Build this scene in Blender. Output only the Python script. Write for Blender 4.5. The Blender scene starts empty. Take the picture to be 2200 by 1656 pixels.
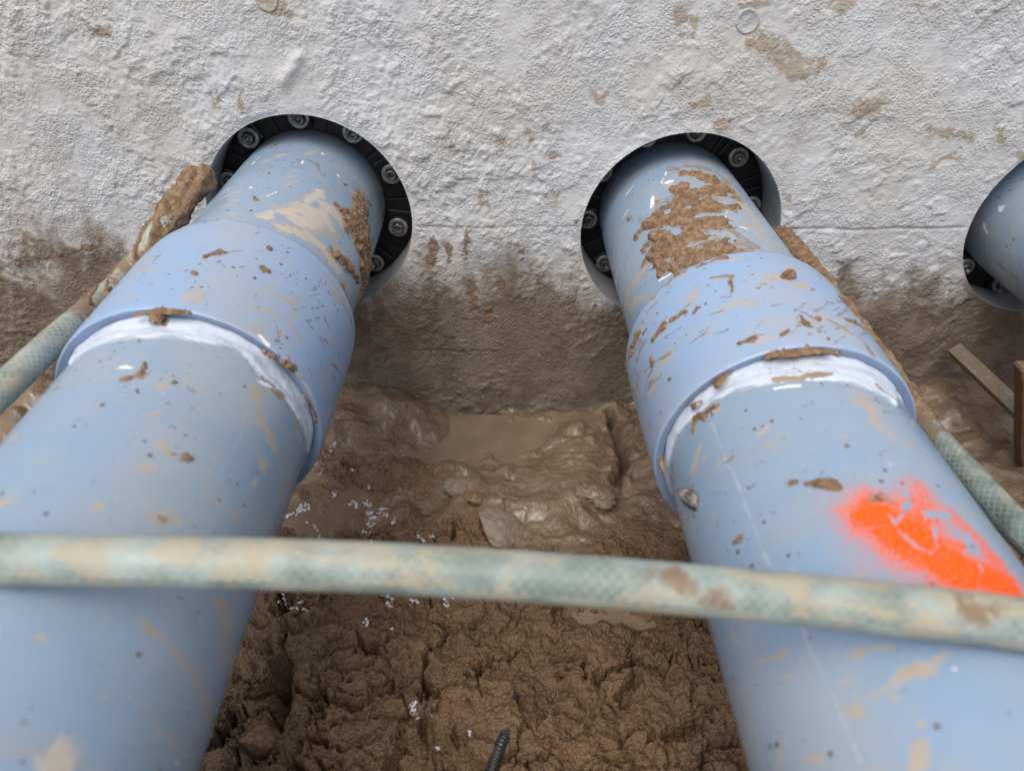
import bpy, math, random
import numpy as np
random.seed(7)
rng = np.random.default_rng(7)
R_ = math.radians
scene = bpy.context.scene

# ------------------------------------------------------------------ camera, sky, sun, exposure
IMG_W, IMG_H, F_PX = 2200.0, 1656.0, 1523.6
CAM = np.array([0.0044, -0.6626, 0.3911]); PITCH, YAW = R_(36.574), R_(0.630)
FWD = np.array([math.sin(YAW)*math.cos(PITCH), math.cos(YAW)*math.cos(PITCH), -math.sin(PITCH)])
RIGHT = np.array([math.cos(YAW), -math.sin(YAW), 0.0]); UP = np.cross(RIGHT, FWD)
cam_d = bpy.data.cameras.new('camera'); cam = bpy.data.objects.new('camera', cam_d)
scene.collection.objects.link(cam); scene.camera = cam
cam.location = CAM; cam.rotation_euler = (R_(90) - PITCH, 0, -YAW)
cam_d.sensor_width = 36; cam_d.lens = 36*F_PX/IMG_W
cam_d.clip_start = 0.01; cam_d.clip_end = 200
cam_d.dof.use_dof = True; cam_d.dof.focus_distance = 0.60; cam_d.dof.aperture_fstop = 6.2

SUN_EL, SUN_AZ = R_(62), R_(205)          # azimuth clockwise from +y
world = bpy.data.worlds.new('World'); scene.world = world; world.use_nodes = True
nt = world.node_tree; nt.nodes.clear()
sky = nt.nodes.new('ShaderNodeTexSky'); sky.sky_type = 'NISHITA'; sky.sun_disc = False
sky.sun_elevation = SUN_EL; sky.sun_rotation = SUN_AZ
sky.air_density = 1.0; sky.dust_density = 4.0; sky.ozone_density = 1.0
hs = nt.nodes.new('ShaderNodeHueSaturation'); hs.inputs['Saturation'].default_value = 0.54
bg = nt.nodes.new('ShaderNodeBackground'); bg.inputs['Strength'].default_value = 0.13
wo = nt.nodes.new('ShaderNodeOutputWorld')
nt.links.new(sky.outputs[0], hs.inputs['Color']); nt.links.new(hs.outputs[0], bg.inputs[0]); nt.links.new(bg.outputs[0], wo.inputs[0])
sun_d = bpy.data.lights.new('sun', 'SUN'); sun_d.energy = 1.1; sun_d.angle = R_(50); sun_d.color = (1, 0.96, 0.9)
sun = bpy.data.objects.new('sun', sun_d); scene.collection.objects.link(sun)
sun.rotation_euler = (R_(90) - SUN_EL, 0, math.pi - SUN_AZ)
vs = scene.view_settings; vs.view_transform = 'Standard'; vs.look = 'None'; vs.gamma = 1; vs.use_curve_mapping = False
vs.exposure = 0.52

# ------------------------------------------------------------------ pixel helpers (points on real surfaces)
def ray(px, py):
    return RIGHT*((px - IMG_W/2)/F_PX) - UP*((py - IMG_H/2)/F_PX) + FWD
def at(px, py, t): return CAM + ray(px, py)*t
def on_y(px, py, y=0.0):
    v = ray(px, py); return CAM + v*((y - CAM[1])/v[1])
def on_z(px, py, z):
    v = ray(px, py); return CAM + v*((z - CAM[2])/v[2])

# ------------------------------------------------------------------ noise
def _hash(ix, iy, seed):
    h = (ix.astype(np.int64)*374761393 + iy.astype(np.int64)*668265263 + seed*1442695041) & 0xffffffff
    h = ((h ^ (h >> 13))*1274126177) & 0xffffffff
    return (h ^ (h >> 16)) & 0xffffffff
def perlin(x, y, seed=0):
    x0 = np.floor(x); y0 = np.floor(y); fx = x - x0; fy = y - y0
    u = fx*fx*fx*(fx*(fx*6 - 15) + 10); v = fy*fy*fy*(fy*(fy*6 - 15) + 10)
    def g(ix, iy, dx, dy):
        a = _hash(ix, iy, seed)*(2*math.pi/4294967296.0)
        return np.cos(a)*dx + np.sin(a)*dy
    a = g(x0, y0, fx, fy); b = g(x0 + 1, y0, fx - 1, fy); c = g(x0, y0 + 1, fx, fy - 1); d = g(x0 + 1, y0 + 1, fx - 1, fy - 1)
    return (a + (b - a)*u + (c - a + (a - b - c + d)*u)*v)*1.5
def fbm(x, y, octv=4, seed=0, gain=0.5):
    s = 0; amp = 1; f = 1
    for o in range(octv):
        s = s + amp*perlin(x*f + 17.3*o, y*f - 9.1*o, seed + o); amp *= gain; f *= 2.03
    return s
def billow(x, y, octv=3, seed=0):
    s = 0; amp = 1; f = 1
    for o in range(octv):
        s = s + amp*(np.abs(perlin(x*f + 3.7*o, y*f, seed + o))*2 - 0.6); amp *= 0.5; f *= 2.1
    return s
def worley(x, y, seed=0):
    ix = np.floor(x); iy = np.floor(y)
    f1 = np.full(x.shape, 9.0); f2 = np.full(x.shape, 9.0); cid = np.zeros(x.shape, np.int64)
    for dx in (-1, 0, 1):
        for dy in (-1, 0, 1):
            h = _hash(ix + dx, iy + dy, seed)
            px = ix + dx + 0.1 + 0.8*(h & 1023)/1023.0; py = iy + dy + 0.1 + 0.8*((h >> 10) & 1023)/1023.0
            d = np.hypot(x - px, y - py); n = d < f1
            f2 = np.where(n, f1, np.minimum(f2, d)); cid = np.where(n, h, cid); f1 = np.where(n, d, f1)
    return f1, f2, (cid % 9973)/9973.0
def sstep(a, b, x):
    t = np.clip((x - a)/(b - a), 0, 1); return t*t*(3 - 2*t)
def spaced(fine_lo, fine_hi, step, lo, hi, growth=1.35, first=None):
    c = list(np.arange(fine_lo, fine_hi + step*0.5, step)); s = step
    while c[-1] < hi: s *= growth; c.append(min(c[-1] + s, hi))
    s = step; pre = [c[0]]
    while pre[-1] > lo: s *= growth; pre.append(max(pre[-1] - s, lo))
    return np.array(pre[:0:-1] + c)
def poly_dist(u, v, pts):
    d = np.full(u.shape, 1e9)
    pts = [tuple(p) for p in pts]
    if len(pts) == 1: return np.hypot(u - pts[0][0], v - pts[0][1])
    for (a, b), (c, e) in zip(pts[:-1], pts[1:]):
        dx, dy = c - a, e - b; L = dx*dx + dy*dy + 1e-12
        t = np.clip(((u - a)*dx + (v - b)*dy)/L, 0, 1)
        d = np.minimum(d, np.hypot(u - a - t*dx, v - b - t*dy))
    return d

# ------------------------------------------------------------------ mesh helpers
COL = scene.collection
def build(name, verts, faces, mat=None, parent=None, uv=None, attrs=None, smooth=True):
    me = bpy.data.meshes.new(name)
    verts = np.asarray(verts, np.float32)
    if isinstance(faces, np.ndarray):
        nf, k = faces.shape
        me.vertices.add(len(verts)); me.vertices.foreach_set('co', verts.ravel())
        me.loops.add(nf*k); me.loops.foreach_set('vertex_index', faces.ravel().astype(np.int32))
        me.polygons.add(nf); me.polygons.foreach_set('loop_start', (np.arange(nf)*k).astype(np.int32))
        me.update(calc_edges=True); me.validate()
    else:
        me.from_pydata([tuple(map(float, v)) for v in verts], [], faces)
    if smooth: me.polygons.foreach_set('use_smooth', np.ones(len(me.polygons), bool))
    if uv is not None:
        idx = np.empty(len(me.loops), np.int32); me.loops.foreach_get('vertex_index', idx)
        l = me.uv_layers.new(name='UVMap'); l.data.foreach_set('uv', np.asarray(uv, np.float32)[idx].ravel())
    for k, a in (attrs or {}).items():
        at_ = me.attributes.new(k, 'FLOAT', 'POINT'); at_.data.foreach_set('value', np.asarray(a, np.float32).ravel())
    if mat: me.materials.append(mat)
    me.update()
    o = bpy.data.objects.new(name, me); COL.objects.link(o)
    if parent: o.parent = parent
    return o
def grid_faces(n, m, keep=None, flip=False):
    i = np.arange(n - 1)[:, None]*m + np.arange(m - 1)[None, :]
    q = np.stack([i, i + 1, i + m + 1, i + m], -1).reshape(-1, 4)
    if flip: q = q[:, ::-1]
    if keep is not None: q = q[keep.ravel()]
    return q
def compact(verts, faces, *arrs):
    used = np.unique(faces); remap = np.full(len(verts), -1, np.int64); remap[used] = np.arange(len(used))
    return (verts[used], remap[faces]) + tuple(a[used] for a in arrs)
def empty(name, loc=(0, 0, 0)):
    e = bpy.data.objects.new(name, None); COL.objects.link(e); e.location = loc; e.empty_display_size = 0.05; return e
def tag(o, label=None, cat=None, group=None, kind=None):
    if label: o['label'] = label
    if cat: o['category'] = cat
    if group: o['group'] = group
    if kind: o['kind'] = kind
    return o
def lathe(name, prof, cx, cz, mat, parent, seg=96, closed=False, ax=(0, 0)):
    """prof: list of (y, r) round the pipe axis; ax is the slope of that axis"""
    th = np.linspace(-math.pi, math.pi, seg + 1)
    p = np.array(prof + ([prof[0]] if closed else []))
    Y = np.repeat(p[:, 0][:, None], seg + 1, 1); Rr = p[:, 1][:, None]
    V = np.stack([cx + ax[0]*Y + Rr*np.sin(th), Y, cz + ax[1]*Y + Rr*np.cos(th)], -1).reshape(-1, 3)
    uv = np.stack([np.repeat((th*0.075)[None], len(p), 0), Y], -1).reshape(-1, 2)
    return build(name, V, grid_faces(len(p), seg + 1), mat, parent, uv)
def frames(P):
    T = np.gradient(P, axis=0); T /= np.linalg.norm(T, axis=1)[:, None]
    n = np.cross(T[0], [0.1, 0.2, 1.0]); n /= np.linalg.norm(n); N = []
    for t in T:
        n = n - t*(n@t); n /= np.linalg.norm(n); N.append(n.copy())
    N = np.array(N); return T, N, np.cross(T, N)
def spline(pts, step):
    pts = np.array(pts, float); P = np.vstack([2*pts[0] - pts[1], pts, 2*pts[-1] - pts[-2]]); out = []
    for i in range(1, len(P) - 2):
        n = max(2, int(np.linalg.norm(P[i+1] - P[i])/step)); t = np.linspace(0, 1, n, endpoint=False)[:, None]
        out.append(0.5*(2*P[i] + (P[i+1] - P[i-1])*t + (2*P[i-1] - 5*P[i] + 4*P[i+1] - P[i+2])*t**2 + (3*P[i] - P[i-1] - 3*P[i+1] + P[i+2])*t**3))
    return np.vstack(out + [pts[-1:]])
def tube(name, P, rad, mat, parent=None, seg=28, radf=None, cap=True):
    T, N, B = frames(P); n = len(P); s = np.r_[0, np.cumsum(np.linalg.norm(np.diff(P, axis=0), axis=1))]
    th = np.linspace(0, 2*math.pi, seg + 1)
    rr = np.full((n, seg + 1), rad, float)
    if radf is not None: rr = radf(s[:, None] + 0*th[None], th[None] + 0*s[:, None]); rr[:, -1] = rr[:, 0]
    V = P[:, None] + rr[..., None]*(np.cos(th)[None, :, None]*N[:, None] + np.sin(th)[None, :, None]*B[:, None])
    uv = np.stack([np.repeat((th*rad)[None], n, 0), np.repeat(s[:, None], seg + 1, 1)], -1).reshape(-1, 2)
    V = V.reshape(-1, 3); F = grid_faces(n, seg + 1, flip=True)
    if cap:
        c0, c1 = len(V), len(V) + 1
        V = np.vstack([V, P[0] - T[0]*rad*0.15, P[-1] + T[-1]*rad*0.15]); uv = np.vstack([uv, [[0, 0], [0, s[-1]]]])
        e = []
        for k in range(seg):
            e.append((k, k + 1, c0, c0)); e.append(((n-1)*(seg+1) + k + 1, (n-1)*(seg+1) + k, c1, c1))
        tri = np.array([(a, b, c) for a, b, c, _ in e]); F = [tuple(map(int, f)) for f in F] + [tuple(map(int, f)) for f in tri]
    return build(name, V, F, mat, parent, uv)
def ico(sub):
    t = (1 + 5**.5)/2
    v = [(-1,t,0),(1,t,0),(-1,-t,0),(1,-t,0),(0,-1,t),(0,1,t),(0,-1,-t),(0,1,-t),(t,0,-1),(t,0,1),(-t,0,-1),(-t,0,1)]
    f = [(0,11,5),(0,5,1),(0,1,7),(0,7,10),(0,10,11),(1,5,9),(5,11,4),(11,10,2),(10,7,6),(7,1,8),(3,9,4),(3,4,2),(3,2,6),(3,6,8),(3,8,9),(4,9,5),(2,4,11),(6,2,10),(8,6,7),(9,8,1)]
    v = [np.array(p)/np.linalg.norm(p) for p in v]
    for _ in range(sub):
        c = {}; nf = []
        def mid(a, b):
            k = (min(a, b), max(a, b))
            if k not in c: m = v[a] + v[b]; v.append(m/np.linalg.norm(m)); c[k] = len(v) - 1
            return c[k]
        for a, b, d in f:
            x, y, z = mid(a, b), mid(b, d), mid(d, a); nf += [(a, x, z), (b, y, x), (d, z, y), (x, y, z)]
        f = nf
    return np.array(v), np.array(f)
def lump(name, loc, size, mat, seed=0, rough=0.25, facet=0.0, rot=(0, 0, 0), sub=4, freq=1.6):
    v, f = ico(sub); rs = np.random.default_rng(seed)
    d = fbm(v[:, 0]*freq + seed, v[:, 1]*freq + v[:, 2]*1.3*freq, 4, seed) + fbm(v[:, 2]*freq - seed, v[:, 0]*freq*0.7 + 5, 3, seed + 9)
    r = 1 + rough*d*0.5
    if facet:
        for _ in range(12):
            n = rs.normal(size=3); n /= np.linalg.norm(n); h = rs.uniform(0.55, 0.85); k = (v*r[:, None])@n
            r = np.where(k > h, r*(h + (k - h)*(1 - facet))/np.maximum(k, 1e-6), r)
    o = build(name, v*r[:, None]*np.array(size), f, mat); o.location = loc; o.rotation_euler = rot
    return o

# ------------------------------------------------------------------ material helpers
class Mat:
    def __init__(s, name):
        s.m = bpy.data.materials.new(name); s.m.use_nodes = True; s.t = s.m.node_tree; s.t.nodes.clear()
        s.out = s.t.nodes.new('ShaderNodeOutputMaterial'); s.b = s.t.nodes.new('ShaderNodeBsdfPrincipled')
        s.t.links.new(s.b.outputs[0], s.out.inputs[0])
        s.co = s.t.nodes.new('ShaderNodeTexCoord')
    def put(s, sock, v):
        if hasattr(v, 'links'): s.t.links.new(v, sock)
        else: sock.default_value = v
    def set(s, **k):
        for n, v in k.items():
            n = n.replace('_', ' ')
            if isinstance(v, tuple) and len(v) == 3: v = v + (1,)
            s.put(s.b.inputs[n], v)
        return s
    def obj(s): return s.co.outputs['Object']
    def uv(s): return s.co.outputs['UV']
    def mapping(s, vec, scale=(1, 1, 1), rot=(0, 0, 0), loc=(0, 0, 0)):
        n = s.t.nodes.new('ShaderNodeMapping'); s.t.links.new(vec, n.inputs[0])
        n.inputs['Scale'].default_value = scale; n.inputs['Rotation'].default_value = rot; n.inputs['Location'].default_value = loc
        return n.outputs[0]
    def noise(s, vec, scale, detail=4, rough=0.55, dist=0.0, out=0):
        n = s.t.nodes.new('ShaderNodeTexNoise'); s.t.links.new(vec, n.inputs['Vector'])
        if scale > 2: detail = min(detail, max(1.0, math.log2(1600/scale)))     # no octaves finer than the picture can show
        n.inputs['Scale'].default_value = scale; n.inputs['Detail'].default_value = min(detail, 4); n.inputs['Roughness'].default_value = rough
        n.inputs['Distortion'].default_value = dist
        return n.outputs[out]
    def voronoi(s, vec, scale, feature='F1', out='Distance'):
        n = s.t.nodes.new('ShaderNodeTexVoronoi'); n.feature = feature; s.t.links.new(vec, n.inputs['Vector']); n.inputs['Scale'].default_value = scale
        return n.outputs[out]
    def attr(s, name):
        n = s.t.nodes.new('ShaderNodeAttribute'); n.attribute_name = name; return n.outputs['Fac']
    def math(s, op, a, b=0.0, c=0.0, clamp=False):
        n = s.t.nodes.new('ShaderNodeMath'); n.operation = op; n.use_clamp = clamp
        for k, v in zip(range(3), (a, b, c)): s.put(n.inputs[k], v)
        return n.outputs[0]
    def ramp(s, v, lo, hi, a=0.0, b=1.0, smooth=True):
        n = s.t.nodes.new('ShaderNodeMapRange'); n.interpolation_type = 'SMOOTHSTEP' if smooth else 'LINEAR'
        for k, q in zip(('Value', 'From Min', 'From Max', 'To Min', 'To Max'), (v, lo, hi, a, b)): s.put(n.inputs[k], q)
        return n.outputs[0]
    def mix(s, f, a, b):
        n = s.t.nodes.new('ShaderNodeMix'); n.data_type = 'RGBA'; s.put(n.inputs[0], f)
        for k, v in ((6, a), (7, b)): s.put(n.inputs[k], v + (1,) if isinstance(v, tuple) else v)
        return n.outputs[2]
    def fmix(s, f, a, b):
        n = s.t.nodes.new('ShaderNodeMix'); s.put(n.inputs[0], f); s.put(n.inputs[2], a); s.put(n.inputs[3], b); return n.outputs[0]
    def bump(s, h, dist, strength=1.0, normal=None):
        n = s.t.nodes.new('ShaderNodeBump'); s.put(n.inputs['Height'], h); n.inputs['Distance'].default_value = dist; n.inputs['Strength'].default_value = strength
        if normal is not None: s.put(n.inputs['Normal'], normal)
        s.put(s.b.inputs['Normal'], n.outputs[0]); return n.outputs[0]

TAN = (0.40, 0.31, 0.205); BROWN = (0.150, 0.088, 0.046); BROWN2 = (0.215, 0.140, 0.082)

def mat_wall():
    m = Mat('rough_concrete'); o = m.obj()
    n1 = m.noise(o, 7, 5, 0.6); n2 = m.noise(o, 60, 5, 0.65); n3 = m.noise(o, 420, 3, 0.6); n4 = m.noise(m.mapping(o, (1, 1, 0.5)), 18, 5, 0.62, 0.6)
    base = m.mix(m.ramp(n1, 0.38, 0.62), (0.56, 0.545, 0.52), (0.575, 0.588, 0.606))
    base = m.mix(m.ramp(n4, 0.52, 0.74, 0, 0.40), base, (0.40, 0.37, 0.33))
    base = m.mix(m.ramp(n2, 0.50, 0.78, 0, 0.40), base, (0.34, 0.32, 0.295))
    base = m.mix(m.ramp(n3, 0.60, 0.80, 0, 0.30), base, (0.25, 0.235, 0.215))
    st = m.math('ADD', m.attr('stain'), m.math('MULTIPLY', m.math('SUBTRACT', m.noise(o, 110, 4, 0.7), 0.5), 3.2))
    base = m.mix(m.ramp(st, 0.10, 0.75, 0, 0.72), base, m.mix(n2, (0.27, 0.20, 0.125), (0.36, 0.285, 0.195)))
    mu = m.math('ADD', m.attr('mud'), m.math('MULTIPLY', m.math('SUBTRACT', m.noise(o, 45, 6, 0.72), 0.5), 1.5))
    mudc = m.mix(m.ramp(m.noise(o, 22, 5, 0.65), 0.35, 0.65), (0.115, 0.082, 0.054), (0.205, 0.160, 0.115))
    base = m.mix(m.ramp(mu, 0.05, 0.95, 0, 0.94), base, mudc)
    pa = m.math('ADD', m.attr('patch'), m.math('MULTIPLY', m.math('SUBTRACT', m.noise(o, 100, 4, 0.7), 0.5), 3.0))
    base = m.mix(m.ramp(pa, 0.10, 0.7, 0, 0.80), base, (0.185, 0.112, 0.062))
    h = m.math('ADD', m.math('MULTIPLY', m.noise(o, 420, 4, 0.7), 0.8), m.math('MULTIPLY', n3, 0.5))
    m.bump(m.math('MULTIPLY', h, m.ramp(m.noise(o, 26, 3, 0.6), 0.36, 0.62, 0.25, 1.15)), 0.0022, 0.85)
    m.set(Base_Color=base, Roughness=m.fmix(m.ramp(mu, 0.2, 0.8), 0.88, 0.62)); m.b.inputs['Specular IOR Level'].default_value = 0.3
    return m.m

def mat_mud():
    m = Mat('trench_mud'); o = m.obj(); wet = m.attr('wet')
    n1 = m.noise(o, 14, 5, 0.6); n2 = m.noise(o, 90, 5, 0.65); n3 = m.noise(o, 500, 4, 0.6)
    dry = m.mix(m.ramp(n1, 0.35, 0.65), (0.135, 0.077, 0.038), (0.190, 0.111, 0.056))
    dry = m.mix(m.ramp(n2, 0.45, 0.75, 0, 0.6), dry, (0.205, 0.130, 0.075))
    wetc = m.mix(m.ramp(n1, 0.35, 0.65), (0.175, 0.120, 0.077), (0.225, 0.165, 0.115))
    wetc = m.mix(m.ramp(n2, 0.5, 0.75, 0, 0.5), wetc, (0.15, 0.090, 0.050))
    dry = m.mix(m.ramp(m.noise(o, 5, 3, 0.6), 0.45, 0.62, 0, 0.5), dry, (0.16, 0.112, 0.072))
    c = m.mix(wet, dry, wetc)
    rg = m.fmix(wet, m.ramp(n2, 0.3, 0.7, 0.46, 0.72), m.ramp(n2, 0.35, 0.65, 0.22, 0.5))
    m.set(Base_Color=c, Roughness=rg)
    m.b.inputs['Specular IOR Level'].default_value = 0.45
    h = m.math('ADD', m.math('MULTIPLY', n3, m.fmix(wet, 1.2, 0.25)), m.math('MULTIPLY', m.noise(o, 210, 4, 0.62), m.fmix(wet, 1.3, 0.5)))
    m.b.inputs['Coat Weight'].default_value = 0; m.put(m.b.inputs['Coat Weight'], m.math('MULTIPLY', wet, 0.45)); m.b.inputs['Coat Roughness'].default_value = 0.09
    m.bump(h, 0.0024, 1.0); return m.m

def mat_clod(name, a, b, rough=0.8):
    m = Mat(name); o = m.obj(); n = m.noise(o, 160, 5, 0.65)
    m.set(Base_Color=m.mix(m.ramp(n, 0.35, 0.68), a, b), Roughness=rough); m.b.inputs['Specular IOR Level'].default_value = 0.25
    m.bump(m.math('ADD', m.noise(o, 420, 5, 0.65), n), 0.0014, 0.9); return m.m

def mat_pvc(name, base, base2, gloss=0.30):
    m = Mat(name); u = m.uv()
    def frac(a, sc, amt, lo=0.10, hi=0.55):
        f = m.math('ADD', m.attr(a), m.math('MULTIPLY', m.math('SUBTRACT', m.noise(u, sc, 5, 0.68), 0.5), amt)); return m.ramp(f, lo, hi)
    big = m.noise(u, 5, 3, 0.5)
    c = m.mix(m.ramp(big, 0.35, 0.65), base, base2)
    hz_ = m.noise(u, 8, 3, 0.6, 0.5); c = m.mix(m.ramp(hz_, 0.42, 0.66, 0, 0.48), c, (0.375, 0.39, 0.395))
    # dusty film, in streaks wiped round the pipe
    sm = m.noise(m.mapping(u, (9, 34, 1), (0, 0, 0.5)), 1.0, 5, 0.62, 1.2); sm2 = m.noise(m.mapping(u, (14, 60, 1), (0, 0, -0.35)), 1.0, 5, 0.65, 0.8)
    film = m.math('ADD', m.ramp(sm, 0.56, 0.78, 0, 0.42), m.ramp(sm2, 0.58, 0.76, 0, 0.48), clamp=True)
    c = m.mix(film, c, (0.40, 0.345, 0.26))
    # fine scratches and white scuffs
    sc = m.noise(m.mapping(u, (60, 700, 1), (0, 0, 0.9)), 1.0, 2, 0.5); c = m.mix(m.ramp(sc, 0.73, 0.80, 0, 0.35), c, (0.62, 0.66, 0.70))
    # splashed specks
    sp = m.voronoi(u, 210); spr = m.t.nodes.new('ShaderNodeSeparateColor'); m.t.links.new(m.voronoi(u, 210, 'F1', 'Color'), spr.inputs[0]); spn = m.noise(u, 24, 3, 0.6)
    spk = m.math('MULTIPLY', m.math('LESS_THAN', sp, m.math('MULTIPLY', m.ramp(spr.outputs[0], 0.55, 1.0, 0, 1, False), 0.30)), m.ramp(spn, 0.48, 0.56))
    wu = m.mapping(u, (1, 1, 1)); sp2 = m.voronoi(m.mapping(u, (70, 110, 1), (0, 0, 0.5)), 1.0); spk2 = m.ramp(m.math('ADD', sp2, m.math('MULTIPLY', m.math('SUBTRACT', m.noise(u, 420, 2), 0.5), 0.9)), 0.02, 0.10, 1, 0)
    spk = m.math('MAXIMUM', spk, m.math('MULTIPLY', spk2, m.ramp(m.noise(u, 11, 3, 0.6), 0.46, 0.58)))
    c = m.mix(m.math('MULTIPLY', spk, 0.85), c, (0.13, 0.075, 0.040))
    tanm = frac('tan', 190, 2.4, -0.25, 0.5); tanv = m.math('MULTIPLY', tanm, m.ramp(m.noise(m.mapping(u, (60, 200, 1), (0, 0, 0.4)), 1, 4, 0.6), 0.32, 0.62, 0.22, 0.85))
    c = m.mix(tanv, c, m.mix(m.noise(u, 90, 4, 0.6), (0.36, 0.265, 0.165), (0.50, 0.42, 0.32)))
    cm = frac('cream', 170, 2.6, -0.1, 0.45); c = m.mix(m.math('MULTIPLY', cm, m.ramp(m.noise(m.mapping(u, (70, 220, 1), (0, 0, 0.4)), 1, 4, 0.65), 0.3, 0.55, 0.45, 0.92)), c, m.mix(m.noise(u, 110, 3, 0.6), (0.42, 0.34, 0.25), (0.60, 0.55, 0.48)))
    wh = frac('white', 220, 1.8, -0.1, 0.35); c = m.mix(wh, c, (0.78, 0.79, 0.80))
    scr = frac('scratch', 260, 2.2, 0.1, 0.9); c = m.mix(m.math('MULTIPLY', scr, 0.5), c, (0.50, 0.53, 0.55))
    # orange marker paint: sprayed centre, speckled edge, flaked away in places
    om = m.attr('orange'); on = m.noise(u, 900, 3, 0.7); fl = m.noise(m.mapping(u, (60, 130, 1), (0, 0, -0.5)), 1, 5, 0.6)
    org = m.math('MULTIPLY', m.ramp(m.math('ADD', om, m.math('MULTIPLY', m.math('SUBTRACT', on, 0.5), 2.4)), 0.12, 0.95), m.math('SUBTRACT', 1.0, frac('flake', 110, 2.4, 0.1, 0.3)))
    org = m.math('MULTIPLY', org, m.ramp(om, 0.02, 0.16)); c = m.mix(org, c, m.mix(m.ramp(om, 0.3, 0.75), (0.70, 0.17, 0.07), (0.88, 0.105, 0.0)))
    mf = frac('mudfilm', 190, 2.8, -0.2, 0.35); mf = m.math('MULTIPLY', mf, m.ramp(m.noise(m.mapping(u, (120, 420, 1), (0, 0, 0.45)), 1, 4, 0.65), 0.36, 0.60, 0.15, 0.93)); c = m.mix(mf, c, m.mix(m.noise(u, 120, 4, 0.6), (0.165, 0.098, 0.052), (0.30, 0.21, 0.135)))
    dirt = m.math('MAXIMUM', tanv, m.math('MAXIMUM', mf, org), clamp=True)
    rg = m.fmix(dirt, m.ramp(m.noise(u, 30, 4, 0.6), 0.3, 0.7, gloss - 0.04, gloss + 0.08), 0.75)
    m.set(Base_Color=c, Roughness=rg); m.put(m.b.inputs['Specular IOR Level'], m.fmix(org, 0.5, 0.12))
    m.bump(m.noise(u, 330, 2, 0.6), 0.0003, 0.25)
    return m.m

def mat_sealant():
    m = Mat('white_sealant'); o = m.obj(); n = m.noise(o, 60, 4, 0.6)
    c = m.mix(m.ramp(n, 0.35, 0.7), (0.60, 0.65, 0.73), (0.50, 0.54, 0.61))
    sp = m.math('MULTIPLY', m.ramp(m.voronoi(o, 260), 0.10, 0.2, 1, 0), m.ramp(m.noise(o, 30, 3), 0.45, 0.62)); c = m.mix(m.math('MULTIPLY', sp, 0.9), c, (0.17, 0.10, 0.055))
    cv = m.ramp(m.math('ADD', m.attr('cover'), m.math('MULTIPLY', m.math('SUBTRACT', m.noise(m.mapping(o, (1, 5, 1)), 45, 4, 0.6), 0.5), 1.5)), 0.10, 0.45); c = m.mix(cv, (0.29, 0.345, 0.41), c)
    d = m.math('ADD', m.attr('dirt'), m.math('MULTIPLY', m.math('SUBTRACT', m.noise(o, 150, 5, 0.65), 0.5), 1.3)); dm = m.ramp(d, 0.2, 0.45)
    c = m.mix(m.math('MULTIPLY', dm, 0.9), c, m.mix(n, (0.17, 0.10, 0.055), (0.33, 0.24, 0.15)))
    m.set(Base_Color=c, Roughness=0.42); m.bump(m.noise(m.mapping(o, (1, 4, 1)), 60, 3, 0.5), 0.0010, 0.5); return m.m

def mat_hose(name='braided_hose', th_amt=0.8, dlo=0.47, dirtc=(0.21, 0.135, 0.078), ca=(0.165, 0.215, 0.195), cb=(0.33, 0.395, 0.375)):
    m = Mat(name); u = m.uv()
    sep = m.t.nodes.new('ShaderNodeSeparateXYZ'); m.t.links.new(u, sep.inputs[0])
    f = math.pi/0.0036
    a = m.math('ABSOLUTE', m.math('SINE', m.math('MULTIPLY', m.math('ADD', sep.outputs[0], sep.outputs[1]), f*0.75)))
    b = m.math('ABSOLUTE', m.math('SINE', m.math('MULTIPLY', m.math('SUBTRACT', sep.outputs[0], sep.outputs[1]), f*0.75)))
    th = m.math('MINIMUM', a, b); thread = m.ramp(th, 0.20, 0.42, 1, 0)
    n = m.noise(u, 28, 4, 0.6)
    c = m.mix(m.ramp(n, 0.35, 0.65), ca, cb)
    c = m.mix(m.math('MULTIPLY', thread, m.ramp(m.noise(u, 40, 3, 0.6), 0.36, 0.58, 0.1, th_amt)), c, (0.47, 0.44, 0.34))
    dust = m.noise(m.mapping(u, (60, 34, 1), (0, 0, 0.7)), 1.0, 4, 0.66, 0.8); c = m.mix(m.ramp(dust, dlo, dlo + 0.17, 0, 0.74), c, (0.43, 0.365, 0.25))
    d2 = m.math('ADD', m.attr('dirt'), m.math('MULTIPLY', m.math('SUBTRACT', m.noise(u, 90, 5, 0.7), 0.5), 3.0))
    c = m.mix(m.ramp(d2, 0.1, 0.7, 0, 0.9), c, dirtc)
    m.set(Base_Color=c, Roughness=m.ramp(dust, 0.4, 0.7, 0.38, 0.7)); m.b.inputs['Specular IOR Level'].default_value = 0.45
    m.bump(m.math('ADD', m.math('MULTIPLY', thread, 0.6), m.math('MULTIPLY', m.noise(u, 200, 4), 0.6)), 0.0006, 0.6); return m.m

def mat_simple(name, col, rough, metal=0.0, bump=0.0, col2=None, sc=120):
    m = Mat(name); o = m.obj(); n = m.noise(o, sc, 4, 0.6)
    m.set(Base_Color=m.mix(m.ramp(n, 0.35, 0.7), col, col2 or tuple(v*0.75 for v in col)), Roughness=rough, Metallic=metal)
    if bump: m.bump(m.noise(o, sc*3, 4), bump, 0.7)
    return m.m

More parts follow.
